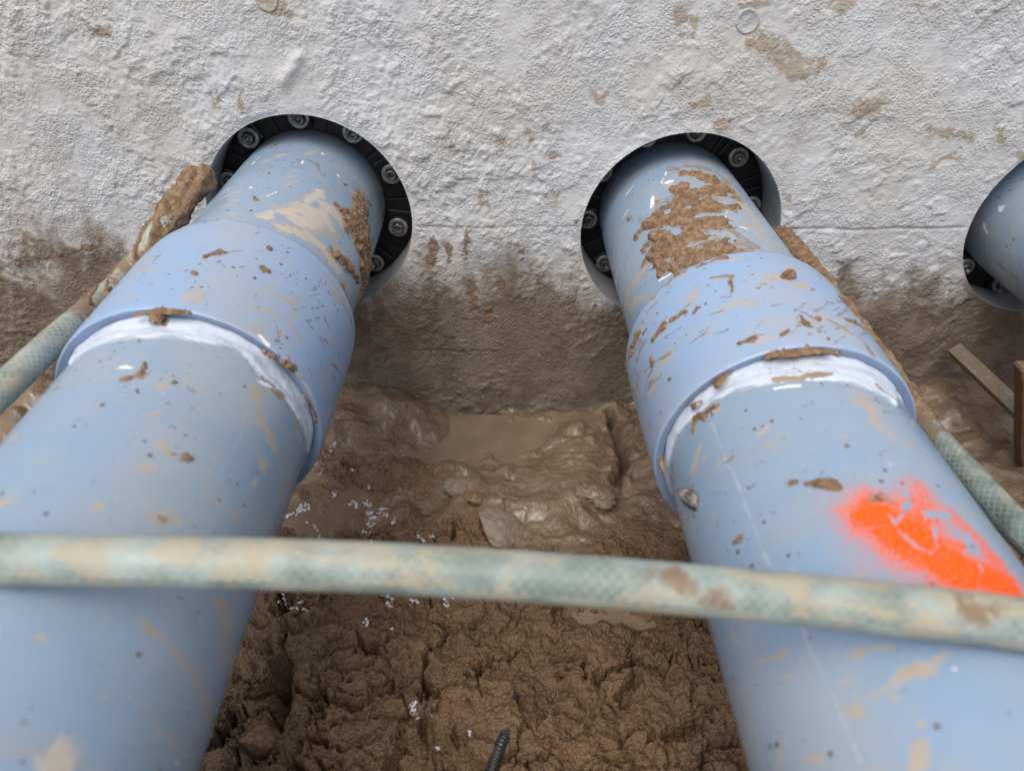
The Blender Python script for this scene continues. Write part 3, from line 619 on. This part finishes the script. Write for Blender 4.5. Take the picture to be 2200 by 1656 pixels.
def rows_between(y0, y1, s=0.0013): return np.arange(y0, y1, -s)
def drain_pipe(cx, cz, ax, yf, yn, label, S, seal_edge, seed, ext=-1.5):
    root = empty('drain_pipe', (0, 0, 0)); tag(root, label, 'pipe', 'grey blue drain pipes through the wall')
    gA = (cx, cz, PR, ax); gC = (cx, cz, 0.5*(CRF + CRN), ax)
    for p_, m_ in (('A', 'mudA'), ('C', 'mudC'), ('B', 'mudB')):      # thin feathered film round every cake of mud
        if S.get(m_): S.setdefault(p_, {}).setdefault('mudfilm', []).extend([(q, w*1.45) for q, w in S[m_]])
    crad = lambda y: np.interp(-np.asarray(y), [-yf, -yf + 0.0012, -yf + 0.004, -yf + 0.02, -yn - 0.012, -yn - 0.0035, -yn - 0.0008, -yn], [CRF - 0.003, CRF - 0.0010, CRF, CRF + 0.0008, CRN + 0.0008, CRN + 0.0004, CRN, CRN - 0.0008])
    sec = pipe_surface('pipe_section', np.concatenate([[0.29, 0.2, 0.1, 0.05], rows_between(0.03, yf - 0.02)]), PR, gA, M_PIPE, root, S.get('A', {}))
    sec2 = pipe_surface('pipe_section', np.concatenate([rows_between(yn + 0.03, -0.565), [-0.6, -0.7, -0.9, -1.2, ext]]), PR, gA, M_PIPE, root, S.get('B', {}))
    cr = np.concatenate([[yf, yf - 0.0006, yf - 0.0012, yf - 0.002, yf - 0.003, yf - 0.004], rows_between(yf - 0.0052, yn + 0.004), [yn + 0.0035, yn + 0.002, yn + 0.0008, yn + 0.0003, yn]])
    coup = pipe_surface('coupling', cr, crad, gC, M_COUP, root, S.get('C', {}))
    lathe('lip', [(yn, CRN - 0.0008), (yn - 0.0002, CRN - 0.0012), (yn + 0.0001, CRN - 0.0016), (yn + 0.0016, CRN - 0.0058), (yn + 0.0028, CRN - 0.0066), (yn + 0.012, CRN - 0.0068), (yn + 0.028, PR + 0.0005)], cx, cz, M_LIP, coup, 140, ax=ax)
    lathe('lip', [(yf, CRF - 0.003), (yf + 0.0002, CRF - 0.004), (yf - 0.003, PR + 0.0018), (yf - 0.01, PR + 0.0004)], cx, cz, M_LIP, coup, 140, ax=ax)
    # sealant squeezed out of the mouth; its outer edge follows seal_edge (theta, y)
    if seal_edge:
        e = sorted((local_xy(a, b, *gA)[0]/PR, local_xy(a, b, *gA)[1]) for a, b in seal_edge)
        et = np.array([q[0] for q in e]); ey = np.array([q[1] for q in e])
        th = np.linspace(-math.pi, math.pi, 620); n = 26; s = np.linspace(0, 1, n)[:, None]
        yo = np.interp(th, np.r_[-math.pi, et[0] - 0.3, et, et[-1] + 0.3, math.pi], np.r_[yn - 0.004, yn - 0.004, ey, yn - 0.004, yn - 0.004]) + 0.0010*fbm(th*9, th*0, 3, seed)
        yi = yn + 0.012; yo = yn + (yo - yn)*0.84
        Y = yi + (yo[None] - yi)*s
        d = (Y - yo[None])
        gap = CRN - 0.0042 - PR
        bead = 0.4 + 0.9*sstep(-0.35, 0.4, fbm(th[None]*2.2 + 0*s, 0*Y, 2, seed + 5))
        body = 0.0010 + 0.0010*bead*np.exp(-((Y - yn)/0.0030)**2)
        hump = 0.0006*fbm(th[None]*4 + 0*s, Y*170, 2, seed + 1) + 0.0002*perlin(th[None]*20 + 0*s, Y*300, seed + 2)
        rr = PR + (body + hump)*sstep(0.0, 0.0035, d) + 0.0002
        rr[-1] = PR - 0.0005
        thg = th[None] + 0*s
        V = np.stack([cx + ax[0]*Y + rr*np.sin(thg), Y, cz + ax[1]*Y + rr*np.cos(thg)], -1).reshape(-1, 3)
        dirt = stroke_field(PR*thg, Y, S.get('sealdirt', []), gA)
        build('sealant', V, grid_faces(n, len(th)), M_SEAL, root, None, {'dirt': dirt.ravel(), 'cover': np.clip(d/0.006, 0, 1).ravel()})
    mud_crust(gA, PR, S.get('mudA', []), sec, seed + 10, 0.0034)
    mud_crust(gC, crad, S.get('mudC', []), coup, seed + 20, 0.0019)
    mud_crust(gA, PR, S.get('mudB', []), sec2, seed + 30, 0.0020)
    mud_crust(gA, PR + 0.004, S.get('mudS', []), root, seed + 40, 0.0035)
    return root

LEFT = dict(
 A=dict(tan=[([(570, 348), (602, 335)], 11), ([(560, 462), (610, 452), (650, 450)], 13), ([(630, 462), (660, 470), (700, 450), (720, 460)], 34), ([(650, 480), (690, 500), (715, 500)], 26), ([(640, 445), (685, 412)], 14), ([(610, 490), (660, 505), (700, 540)], 24), ([(690, 480), (735, 560)], 14), ([(755, 412)], 10), ([(470, 430), (515, 412)], 6), ([(480, 445), (510, 432)], 6), ([(500, 462)], 12), ([(770, 390), (800, 440), (808, 470)], 4), ([(820, 480), (800, 540)], 8)],
        cream=[([(560, 466), (600, 456), (640, 452)], 14), ([(640, 450), (675, 425), (695, 414)], 13), ([(640, 470), (670, 475), (705, 450), (715, 455)], 30), ([(610, 492), (660, 508), (700, 540), (725, 575)], 18)],
        white=[([(693, 330)], 5), ([(727, 378)], 4), ([(540, 403)], 3), ([(762, 380)], 3)],
        mudfilm=[([(640, 344), (665, 345), (683, 356)], 5), ([(683, 356), (690, 378)], 3), ([(620, 358), (655, 364)], 2), ([(740, 460), (765, 520), (775, 580)], 13), ([(715, 545), (760, 600)], 15), ([(775, 600), (770, 640)], 8)]),
 mudA=[([(596, 311)], 7), ([(775, 432), (778, 470), (785, 520), (790, 570), (795, 610)], 22), ([(738, 455), (752, 490), (765, 520)], 14), ([(770, 480), (775, 540)], 18), ([(720, 548), (745, 570), (765, 600)], 8), ([(775, 560), (780, 610), (778, 650)], 13), ([(552, 429)], 6)],
 C=dict(tan=[([(412, 652), (438, 632), (420, 622), (395, 650)], 9), ([(470, 515), (555, 510)], 3), ([(440, 560), (475, 545)], 6), ([(420, 700), (395, 690)], 3), ([(560, 625), (620, 650), (650, 640)], 8), ([(540, 660), (600, 680)], 6), ([(620, 690), (650, 740)], 7), ([(720, 620), (745, 680)], 9), ([(690, 590), (735, 640)], 6), ([(640, 800), (690, 900)], 5), ([(470, 735)], 9), ([(330, 545), (290, 590)], 5), ([(560, 720), (575, 735)], 7), ([(700, 800), (690, 850)], 6)],
        white=[([(478, 474), (510, 472), (545, 476)], 5), ([(735, 600), (752, 640)], 5), ([(560, 722), (575, 738)], 5)],
        mudfilm=[([(560, 760), (600, 790), (640, 850), (665, 880)], 4), ([(590, 690), (600, 735)], 3), ([(720, 840), (715, 870)], 3), ([(730, 650), (755, 700)], 4)]),
 mudC=[([(440, 556), (468, 547)], 6), ([(562, 576), (566, 582)], 7), ([(290, 671), (340, 664), (405, 668)], 4), ([(572, 752), (592, 766)], 6), ([(612, 776), (634, 792)], 6), ([(742, 610), (752, 650)], 5), ([(535, 770 - 205)], 3), ([(545, 600)], 3), ([(415, 588), (420, 592)], 3), ([(660, 850), (684, 905)], 4)],
 B=dict(cream=[([(140, 1590), (132, 1645)], 34)], tan=[([(545, 845), (560, 900), (590, 960)], 16), ([(560, 970), (565, 1000)], 18), ([(590, 820), (630, 880), (640, 940)], 10), ([(400, 820), (430, 835)], 10), ([(345, 828), (360, 832)], 10), ([(330, 950), (360, 970)], 14), ([(340, 1115), (365, 1112)], 20), ([(300, 1010), (330, 1000)], 12), ([(0, 1080)], 26), ([(20, 950)], 20), ([(470, 1310), (490, 1350)], 26), ([(480, 1400), (500, 1440)], 16), ([(300, 1330), (360, 1390), (430, 1470), (450, 1540)], 9), ([(330, 1560), (380, 1610)], 10), ([(600, 1040), (610, 1080)], 8), ([(520, 1130), (440, 1060), (470, 950)], 3), ([(210, 1090)], 14)],
        white=[([(262, 789), (286, 790)], 7), ([(353, 845)], 5), ([(560, 820), (590, 830), (612, 850)], 6), ([(380, 1640)], 6), ([(430, 1335)], 4)],
        scratch=[([(545, 900), (490, 980), (470, 1030)], 3), ([(590, 960), (520, 1090)], 3), ([(640, 930), (650, 1000)], 5)],
        mudfilm=[([(590, 838), (620, 880)], 7), ([(400, 980)], 9), ([(375, 975)], 5), ([(645, 980), (630, 1060)], 6), ([(350, 1115)], 8)]),
 mudB=[([(313, 783), (307, 800), (296, 806)], 8), ([(265, 818), (276, 814)], 6), ([(220, 870)], 4), ([(292, 838), (298, 845)], 4), ([(373, 822)], 4), ([(403, 982)], 7)],
 sealdirt=[([(345, 690), (352, 700)], 10), ([(600, 850), (640, 930)], 16), ([(560, 810), (590, 835)], 6)],
 mudS=[([(352, 668), (354, 682), (338, 700)], 8), ([(300, 675), (330, 672)], 4)])
RIGHT_P = dict(
 A=dict(tan=[([(1410, 430), (1404, 452)], 12), ([(1430, 395), (1440, 400)], 8), ([(1345, 640), (1375, 590), (1395, 560)], 15), ([(1310, 420), (1360, 380), (1410, 350)], 5), ([(1355, 660), (1375, 640)], 18), ([(1590, 430), (1640, 500)], 12), ([(1600, 480), (1660, 530)], 12), ([(1560, 380), (1600, 440)], 8)],
        white=[([(1404, 420), (1400, 445)], 5), ([(1438, 392)], 6), ([(1420, 600), (1440, 590)], 5), ([(1590, 487), (1605, 492)], 4), ([(1360, 400), (1345, 420)], 2)],
        mudfilm=[([(1450, 362), (1500, 358), (1560, 385), (1590, 430)], 13), ([(1430, 430), (1540, 425)], 24), ([(1395, 480), (1470, 470), (1570, 490)], 26), ([(1400, 550), (1490, 540), (1600, 530)], 26), ([(1332, 590), (1330, 650)], 7), ([(1540, 480), (1640, 540)], 10)]),
 mudA=[([(1480, 375), (1520, 385), (1560, 410)], 14), ([(1460, 410), (1500, 418), (1545, 415)], 22), ([(1440, 440), (1500, 440), (1550, 445)], 24), ([(1400, 475), (1440, 470), (1490, 475), (1540, 480)], 26), ([(1400, 510), (1440, 520), (1500, 510)], 20), ([(1405, 545), (1450, 545), (1500, 550), (1560, 535)], 24), ([(1415, 570), (1460, 580)], 15), ([(1352, 472)], 5)],
 C=dict(tan=[([(1390, 660), (1420, 620), (1470, 590)], 7), ([(1480, 640), (1500, 620), (1480, 660)], 10), ([(1560, 660), (1620, 650)], 12), ([(1650, 600), (1720, 615)], 14), ([(1660, 590), (1680, 605)], 8), ([(1500, 740), (1540, 700)], 7), ([(1700, 580), (1760, 600)], 6), ([(1440, 760), (1400, 840)], 10), ([(1760, 680), (1830, 720)], 8), ([(1560, 560), (1600, 555)], 6), ([(1640, 690), (1690, 680)], 8), ([(1370, 720), (1400, 680)], 10)],
        mudfilm=[([(1360, 700), (1385, 655), (1420, 615), (1470, 585)], 6), ([(1345, 740), (1350, 800)], 6), ([(1370, 780), (1390, 730)], 6), ([(1480, 745), (1520, 715)], 4), ([(1385, 850), (1410, 780)], 5), ([(1780, 690), (1850, 730), (1890, 780)], 6), ([(1720, 672), (1760, 690)], 6), ([(1600, 730), (1640, 720)], 3), ([(1430, 940), (1480, 870), (1530, 830)], 4)]),
 mudC=[([(1358, 760), (1375, 720)], 9), ([(1405, 735), (1428, 700)], 7), ([(1445, 690), (1475, 672)], 5), ([(1402, 770), (1408, 780)], 8), ([(1590, 738), (1612, 732)], 9), ([(1572, 610), (1574, 630)], 3), ([(1720, 680), (1735, 700)], 5), ([(1760, 688)], 5), ([(1740, 720)], 4), ([(1690, 605)], 5), ([(1820, 690), (1850, 705)], 4), ([(1345, 770), (1350, 810)], 8), ([(1368, 830), (1370, 850)], 5), ([(1440, 815)], 5), ([(1416, 990), (1420, 1020)], 6), ([(1540, 820), (1560, 800)], 5), ([(1650, 760), (1720, 752), (1790, 752)], 6), ([(1800, 640), (1860, 705)], 5), ([(1500, 575), (1560, 556)], 5)],
 B=dict(tan=[([(1505, 960), (1490, 1010)], 12), ([(1515, 985)], 8), ([(1850, 860), (1880, 900), (1905, 925)], 18), ([(1830, 840), (1870, 850)], 10), ([(1955, 955)], 14), ([(1610, 1432), (1690, 1402)], 7), ([(1880, 1495), (1950, 1450), (2030, 1410)], 14), ([(1835, 1527)], 22), ([(1770, 1497)], 11), ([(1602, 1480), (1600, 1520)], 5), ([(1560, 1340), (1600, 1400)], 6), ([(1980, 1600), (1960, 1640)], 18), ([(1690, 1580), (1670, 1650)], 10), ([(1820, 1400), (1920, 1388)], 5), ([(1540, 880)], 10)],
        white=[([(1660, 835), (1720, 828)], 4), ([(1705, 1222)], 4), ([(2050, 1435)], 5), ([(1501, 1163)], 3)],
        scratch=[([(1528, 905), (1560, 985), (1585, 1040), (1640, 1190), (1660, 1225), (1760, 1430), (1850, 1640)], 5), ([(1895, 960), (1930, 965), (1910, 1000), (1950, 990)], 2), ([(1900, 975), (1915, 1010)], 2)],
        orange_soft=[([(1975, 1055), (1985, 1110), (2000, 1160), (2070, 1215)], 55), ([(1880, 1095), (1920, 1125), (1960, 1165), (2040, 1215)], 46), ([(2060, 1115), (2130, 1190)], 34), ([(2060, 1215), (2160, 1245)], 36), ([(1860, 1095), (1900, 1160), (2000, 1220), (2180, 1275)], 85)],
        flake=[([(1995, 1105), (2040, 1108)], 9), ([(2080, 1150), (2090, 1180)], 10), ([(2100, 1140), (2140, 1180)], 8), ([(1945, 1060), (1948, 1085)], 14), ([(1910, 1105), (1925, 1135), (1970, 1175), (2000, 1188), (2015, 1175), (2008, 1130)], 4), ([(1920, 1125), (1940, 1105)], 4), ([(2110, 1215), (2100, 1235)], 8), ([(2030, 1075)], 6), ([(2140, 1225)], 6)],
        mudfilm=[([(1870, 1075), (1900, 1065), (1915, 1078)], 15), ([(1900, 885), (1930, 890)], 4), ([(1880, 860), (1900, 870)], 4)]),
 mudB=[([(1495, 900), (1490, 925)], 9), ([(1505, 890), (1512, 900)], 6), ([(1525, 880), (1540, 872)], 5), ([(1700, 1040), (1712, 1036)], 9), ([(1735, 1040), (1765, 1040), (1800, 1044)], 8), ([(1582, 1163), (1592, 1152)], 5), ([(1820, 960)], 5), ([(1890, 1070)], 10)],
 sealdirt=[([(1670, 820), (1720, 815), (1780, 805)], 11), ([(1500, 900), (1520, 885)], 10), ([(1880, 830), (1940, 880)], 7), ([(1560, 815)], 8)],
 mudS=[([(1665, 775), (1710, 770), (1780, 762)], 10), ([(1548, 822), (1572, 805)], 9), ([(1500, 880), (1512, 872)], 4)])

def scatter(S, part, kind, n, x0, x1, y0, y1, lean, wmax, seed):
    r = random.Random(seed); L = S.setdefault(part, {}).setdefault(kind, []) if kind else S.setdefault(part, [])
    for _ in range(n):
        x, y = r.uniform(x0, x1), r.uniform(y0, y1); l = r.uniform(4, 34); a = lean + r.gauss(0, 0.35)
        L.append(([(x, y), (x + l*math.cos(a), y + l*math.sin(a))], r.uniform(1.5, wmax)))
scatter(RIGHT_P, 'C', 'mudfilm', 60, 1380, 1860, 590, 740, -0.55, 4.5, 1); scatter(RIGHT_P, 'C', 'tan', 36, 1380, 1860, 575, 740, -0.5, 6, 2); scatter(RIGHT_P, 'mudC', None, 4, 1380, 1850, 600, 740, -0.6, 4, 3)
scatter(RIGHT_P, 'C', 'mudfilm', 26, 1350, 1430, 720, 900, -1.1, 5, 14)
scatter(LEFT, 'C', 'mudfilm', 30, 300, 700, 530, 700, -0.4, 3, 4); scatter(LEFT, 'C', 'tan', 40, 250, 720, 520, 760, -0.3, 5, 5); scatter(LEFT, 'C', 'mudfilm', 14, 590, 740, 680, 830, 0.9, 4, 6)
scatter(LEFT, 'B', 'tan', 26, 100, 580, 800, 1130, -0.5, 7, 7); scatter(LEFT, 'B', 'tan', 10, 80, 460, 1290, 1600, 0.8, 9, 8)
scatter(RIGHT_P, 'B', 'tan', 22, 1520, 2000, 900, 1180, -0.9, 6, 9); scatter(RIGHT_P, 'B', 'tan', 10, 1600, 2150, 1400, 1640, -0.6, 8, 10); scatter(RIGHT_P, 'B', 'mudfilm', 10, 1550, 1950, 900, 1100, -0.8, 3.5, 11)
scatter(LEFT, 'A', 'tan', 16, 520, 780, 320, 480, -0.4, 5, 12); scatter(LEFT, 'A', 'white', 4, 500, 780, 320, 470, -0.6, 2.5, 13); scatter(RIGHT_P, 'A', 'tan', 18, 1320, 1600, 350, 560, -0.8, 6, 15); scatter(RIGHT_P, 'A', 'white', 10, 1330, 1600, 360, 600, -0.9, 2.5, 16)
PIPES = [(-0.1945, 0.1037, (0.0042, -0.0020), -0.1873, -0.3102), (0.1798, 0.0861, (-0.0044, -0.0007), -0.2036, -0.3256), (0.5690, 0.0920, (0.0, -0.001), -0.195, -0.318)]
drain_pipe(*PIPES[0], 'left drain pipe with clean blue coupling and white sealant ring, in the left hole', LEFT,
    [(137, 800), (165, 775), (200, 757), (260, 742), (330, 736), (368, 735), (415, 745), (515, 768), (535, 790), (555, 820), (590, 848), (620, 880), (645, 930), (655, 975)], 300)
drain_pipe(*PIPES[1], 'middle drain pipe with mud caked top and orange spray paint patch', RIGHT_P,
    [(1446, 1070), (1442, 1010), (1455, 950), (1480, 915), (1530, 870), (1600, 848), (1660, 838), (1730, 830), (1790, 830), (1850, 842), (1900, 866), (1940, 892)], 340)
THIRD = dict(A=dict(tan=[([(2115, 490)], 10), ([(2135, 505)], 8)], white=[([(2150, 450)], 6), ([(2115, 480), (2120, 500)], 4)], mudfilm=[([(2166, 498)], 5), ([(2178, 515)], 5), ([(2170, 545)], 6), ([(2150, 570), (2190, 600)], 7)]))
drain_pipe(*PIPES[2], 'pipe cut off by the right edge of the picture, in the third hole', THIRD, None, 380)
link_seal(0, 92, 'bolted black rubber seal in the left hole, several bolts showing over the pipe', PIPES[0][:2], 0.042)
link_seal(1, 42, 'bolted black rubber seal in the middle hole, mostly hidden in shadow', PIPES[1][:2], 0.055)
link_seal(2, 228, 'bolted black rubber seal in the third hole at the right edge', PIPES[2][:2], 0.040)

# ------------------------------------------------------------------ hoses
def hose(pts, rad, label, dirt_spots=(), name='garden_hose', seg=30, step=0.003, mat=None):
    P = spline([at(*p) if len(p) == 3 else np.array(p[:3]) for p in pts], step)
    root = empty(name, tuple(P[0])); tag(root, label, 'hose', 'green braided hoses')
    o = tube('hose_tube', P, rad, mat or M_HOSE, None, seg)
    for v in o.data.vertices: v.co.x -= P[0][0]; v.co.y -= P[0][1]; v.co.z -= P[0][2]
    o.parent = root
    co = np.array([v.co[:] for v in o.data.vertices]) + P[0]
    d = np.full(len(co), -1.0)
    for (px, py, t), w in dirt_spots: d = np.maximum(d, np.clip(1 - np.linalg.norm(co - at(px, py, t), axis=1)/w, -1, 1))
    a = o.data.attributes.new('dirt', 'FLOAT', 'POINT'); a.data.foreach_set('value', d.astype(np.float32))
    return root, P
def hose_mud(root, P, i0, i1, rad, amp, seed, patchy=0.0, side=None):
    Q = P[i0:i1]; L = np.linalg.norm(np.diff(Q, axis=0), axis=1).sum()
    def rf(s, th):
        c = np.cos(th)*1.3; q = np.sin(th)*1.3
        f = fbm(s*60 + c, q + s*25, 4, seed, 0.6) + 0.5*fbm(s*170 + q*2, c*2 + s*40, 4, seed + 3, 0.65)
        r = rad + amp*(0.7 + 0.75*f)
        if patchy: r = np.where(fbm(s*38 + c*0.8, q*0.8 + 3, 3, seed + 6) > patchy, r, rad - 0.0006)
        endf = sstep(0, 0.008, s)*sstep(0, 0.006, L - s); return rad*0.92 + (r - rad*0.92)*endf if not patchy else r*1.0
    o = tube('mud_crust', Q, rad, M_CLOD, None, 48, rf)
    for v in o.data.vertices: v.co.x -= P[0][0]; v.co.y -= P[0][1]; v.co.z -= P[0][2]
    o.parent = root
h1, P1 = hose([(440, 372, 0.60), (415, 402, 0.585), (345, 495, 0.565), (265, 600, 0.535), (190, 668, 0.49), (110, 738, 0.445), (0, 842, 0.405), (-130, 960, 0.37), (-300, 1080, 0.34)], 0.0088,
    'muddy ended hose lying along the outer side of the left pipe', [((250, 590, .54), .035), ((170, 680, .48), .026), ((40, 800, .42), .008)])
n1 = len(P1)
s1 = np.r_[0, np.cumsum(np.linalg.norm(np.diff(P1, axis=0), axis=1))]
ix = lambda L: int(np.searchsorted(s1, L))
hose_mud(h1, P1, 0, ix(0.066), 0.0088, 0.0040, 500); hose_mud(h1, P1, ix(0.05), ix(0.185), 0.0088, 0.0022, 510, 0.10)
h2, P2 = hose([(-350, 1190, 0.262), (-150, 1196, 0.2595), (0, 1200, 0.258), (300, 1206, 0.2580), (700, 1215, 0.2605), (1100, 1236, 0.262), (1500, 1268, 0.2610), (1800, 1296, 0.258), (2050, 1322, 0.2555), (2250, 1348, 0.2550), (2550, 1400, 0.258)], 0.0094,
    'pale braided hose stretched across the front over both pipes', [((1460, 1235, .25), .011), ((1545, 1290, .25), .008), ((2120, 1300, .245), .012)], mat=M_HOSE_PALE)
h3, P3 = hose([(1672, 505, 0.70), (1698, 530, 0.665), (1765, 612, 0.610), (1862, 742, 0.540), (1955, 878, 0.478), (2026, 962, 0.446), (2090, 1030, 0.420), (2206, 1154, 0.380), (2400, 1340, 0.34)], 0.0088,
    'mud crusted hose running along the right side of the orange sprayed pipe', [((1980, 890, .45), .03), ((1850, 700, .5), .06)], mat=M_HOSE_DARK)
s1 = np.r_[0, np.cumsum(np.linalg.norm(np.diff(P3, axis=0), axis=1))]
hose_mud(h3, P3, 0, ix(0.09), 0.0088, 0.0022, 520); hose_mud(h3, P3, ix(0.085), ix(0.30), 0.0088, 0.0020, 530, -0.12)
h4, P4 = hose([(2052, 752, 0.775), (2110, 806, 0.745), (2170, 864, 0.715), (2260, 950, 0.675), (2380, 1060, 0.62)], 0.0098,
    'square muddy stick with a greenish lower end, leaning below the third hole', [((2060, 760, .76), .04), ((2110, 806, .74), .05), ((2140, 838, .73), .04)], 'muddy_stick', 4, 0.01, M_HOSE_DARK)
h4['category'] = 'stick'; del h4['group']
for ch in h4.children: ch.name = 'shaft'; ch.data.polygons.foreach_set('use_smooth', np.zeros(len(ch.data.polygons), bool))

# ------------------------------------------------------------------ stake at the right edge
def stake():
    b = on_z(2203, 1030, -0.125); t = on_y(2205, 784, b[1]); L = []
    pr = [(-0.008, -0.007), (0.008, -0.008), (0.009, 0.007), (-0.007, 0.008)]
    for k, f in enumerate((-0.45, 0.1, 0.35, 0.6, 0.85, 0.98, 1.0)):
        c = b + (t - b)*f; sc_ = 0.8 if k == 6 else 1.0
        L += [(c[0] + x*sc_ + 0.0008*math.sin(k*2.1), c[1] + y*sc_, c[2] + 0.002*(x > 0)) for x, y in pr]
    F = []
    for k in range(6):
        for j in range(4): F.append((k*4 + j, k*4 + (j+1) % 4, k*4 + 4 + (j+1) % 4, k*4 + 4 + j))
    F += [(24, 25, 26, 27), (3, 2, 1, 0)]
    tag(build('wooden_stake', L, F, M_WOOD, smooth=False), 'reddish brown wooden stake standing in mud at the right edge', 'stake')
stake()

# ------------------------------------------------------------------ stones, clods, black rod
def stone(px, py, size, label, mat, seed, rot=(0, 0, 0), sink=0.3, facet=0.85, name='stone', cat='stone', rough=0.2):
    p = on_ground(px, py); o = lump(name, (p[0], p[1], p[2] + size[2]*(1 - 2*sink)), size, mat, seed, rough, facet, rot); tag(o, label, cat); return o
stone(985, 1050, (0.016, 0.015, 0.012), 'pale grey angular stone beside the puddle', M_STONE, 11, (0.3, 0.1, 0.4))
stone(1075, 1140, (0.021, 0.030, 0.011), 'flat buff slab of stone just behind the crossing hose', M_STONE, 12, (0.35, 0.25, 0.5))
stone(1025, 1078, (0.012, 0.012, 0.010), 'small mud coated stone between the two pale stones', M_CLOD, 13, (0, 0.2, 0.2))
ml = stone(1285, 1066, (0.021, 0.013, 0.0095), 'rounded wet mud lump below the slit in the mud', M_MUD, 14, (0.1, 0.15, -0.35), 0.38, 0.35, 'mud_lump', 'mud lump', 0.55)
wa = ml.data.attributes.new('wet', 'FLOAT', 'POINT'); wa.data.foreach_set('value', np.full(len(ml.data.vertices), 0.85, np.float32))
stone(570, 1602, (0.017, 0.015, 0.014), 'light brown clod beside the left pipe at the bottom', M_CLOD, 15, (0.2, 0.2, 0.6), 0.3, 0.7, 'clod', 'clod', 0.3)
def on_pipe_lump(px, py, geo, size, label, seed, mat, name, cat):
    u, y, mp = local_xy(px, py, *geo); th = u/geo[2]; cx, cz, r, ax = geo
    rr = r + size[2]*0.45; p = (cx + ax[0]*y + rr*math.sin(th), y, cz + ax[1]*y + rr*math.cos(th))
    o = lump(name, p, size, mat, seed, 0.55, 0.25, (0, th, 0.4), 3, 2.2); tag(o, label, cat)
gR = (PIPES[1][0], PIPES[1][1], PR, PIPES[1][2]); gRC = (PIPES[1][0], PIPES[1][1], 0.5*(CRF + CRN), PIPES[1][2]); gLC = (PIPES[0][0], PIPES[0][1], 0.5*(CRF + CRN), PIPES[0][2])
M_GRIT = mat_clod('dark_grit', (0.055, 0.05, 0.045), (0.26, 0.23, 0.20))
on_pipe_lump(1691, 598, gRC, (0.0062, 0.0042, 0.0040), 'crumb of brown mud on top of the muddy coupling', 21, M_CLOD, 'clod', 'clod')
on_pipe_lump(1491, 1074, gR, (0.0046, 0.0095, 0.0040), 'gritty dark lump stuck on the pipe left of the orange paint', 22, M_GRIT, 'grit_lump', 'lump')
on_pipe_lump(578, 537, gLC, (0.0022, 0.0033, 0.0020), 'tiny brown pebble on the clean left coupling', 23, M_CLOD, 'pebble', 'pebble')

def black_rod():
    a = on_ground(1052, 1670); b = on_ground(1076, 1600); c = on_ground(1090, 1555); e = on_ground(1104, 1502)
    a[2] += 0.003; b[2] += 0.0005; c[2] -= 0.006; e[2] += 0.004
    a0 = a + (a - b)*1.2; a0[2] = a[2] + 0.01
    P = spline([a0, a, b, c, e], 0.0005)
    rf = lambda s, th: 0.0037 + 0.0004*np.clip(3*np.sin(s*2*math.pi/0.0022), -1, 1)
    o = tube('ribbed_rod', P, 0.0037, M_BLACK, None, 20, rf); tag(o, 'black ribbed rod poking out of crumbly mud at the bottom', 'rod')
black_rod()

# ------------------------------------------------------------------ white plastic shavings scattered on the mud
def shavings():
    sp = [((650, 1090), 26, 60), ((640, 1110), 18, 30), ((770, 1082), 22, 34), ((800, 1100), 26, 60), ((825, 1098), 12, 20), ((795, 1148), 20, 40), ((715, 965), 16, 22), ((745, 1010), 12, 8), ((690, 1015), 10, 6), ((720, 1060), 14, 14), ((790, 1040), 8, 6),
          ((640, 1290), 20, 24), ((615, 1300), 18, 22), ((830, 1295), 22, 20), ((890, 1298), 18, 16), ((965, 1296), 14, 20), ((888, 1526), 9, 40), ((1095, 1474), 3, 4), ((940, 1604), 4, 7), ((1012, 1578), 8, 7), ((905, 1160), 20, 20), ((930, 1150), 12, 14), ((1048, 703), 0, 0), ((790, 1335), 16, 10), ((845, 1350), 8, 6), ((850, 1120), 14, 8), ((680, 1135), 16, 12)]
    V = []; F = []
    base = np.array([(1, 0, 0), (-1, 0, 0), (0, 1, 0), (0, -1, 0), (0, 0, 1), (0, 0, -1)], float)
    fc = [(0, 2, 4), (2, 1, 4), (1, 3, 4), (3, 0, 4), (2, 0, 5), (1, 2, 5), (3, 1, 5), (0, 3, 5)]
    for (px, py), sprd, n in sp:
        walk = np.array([px, py], float)
        for k in range(n):
            if k % 9 == 0: walk = np.array([px, py]) + rng.normal(0, sprd*0.38, 2)
            walk = walk + rng.normal(0, 2.2, 2)
            p = on_ground(*walk)
            if p[2] < -0.131 and walk[0] < 860 and walk[1] > 1050: p[2] = -0.131
            s = np.array([rng.uniform(0.0008, 0.0024), rng.uniform(0.0006, 0.0014), rng.uniform(0.0003, 0.0008)])
            a = rng.uniform(0, math.pi); c_, s_ = math.cos(a), math.sin(a)
            q = base*s; q = np.stack([q[:, 0]*c_ - q[:, 1]*s_, q[:, 0]*s_ + q[:, 1]*c_, q[:, 2] + q[:, 0]*rng.normal(0, 0.4)], -1) + p + [0, 0, 0.0006]
            o = len(V); V += list(q); F += [tuple(o + i for i in f) for f in fc]
    tag(build('plastic_shavings', V, F, M_FLAKE), 'white plastic shavings strewn over the mud between the pipes', 'shavings', None, 'stuff')
shavings()
cy = scene.cycles; cy.use_denoising = True; cy.use_adaptive_sampling = True; cy.adaptive_threshold = 0.02; cy.max_bounces = 5; cy.diffuse_bounces = 3; cy.glossy_bounces = 3; cy.caustics_reflective = False; cy.caustics_refractive = False
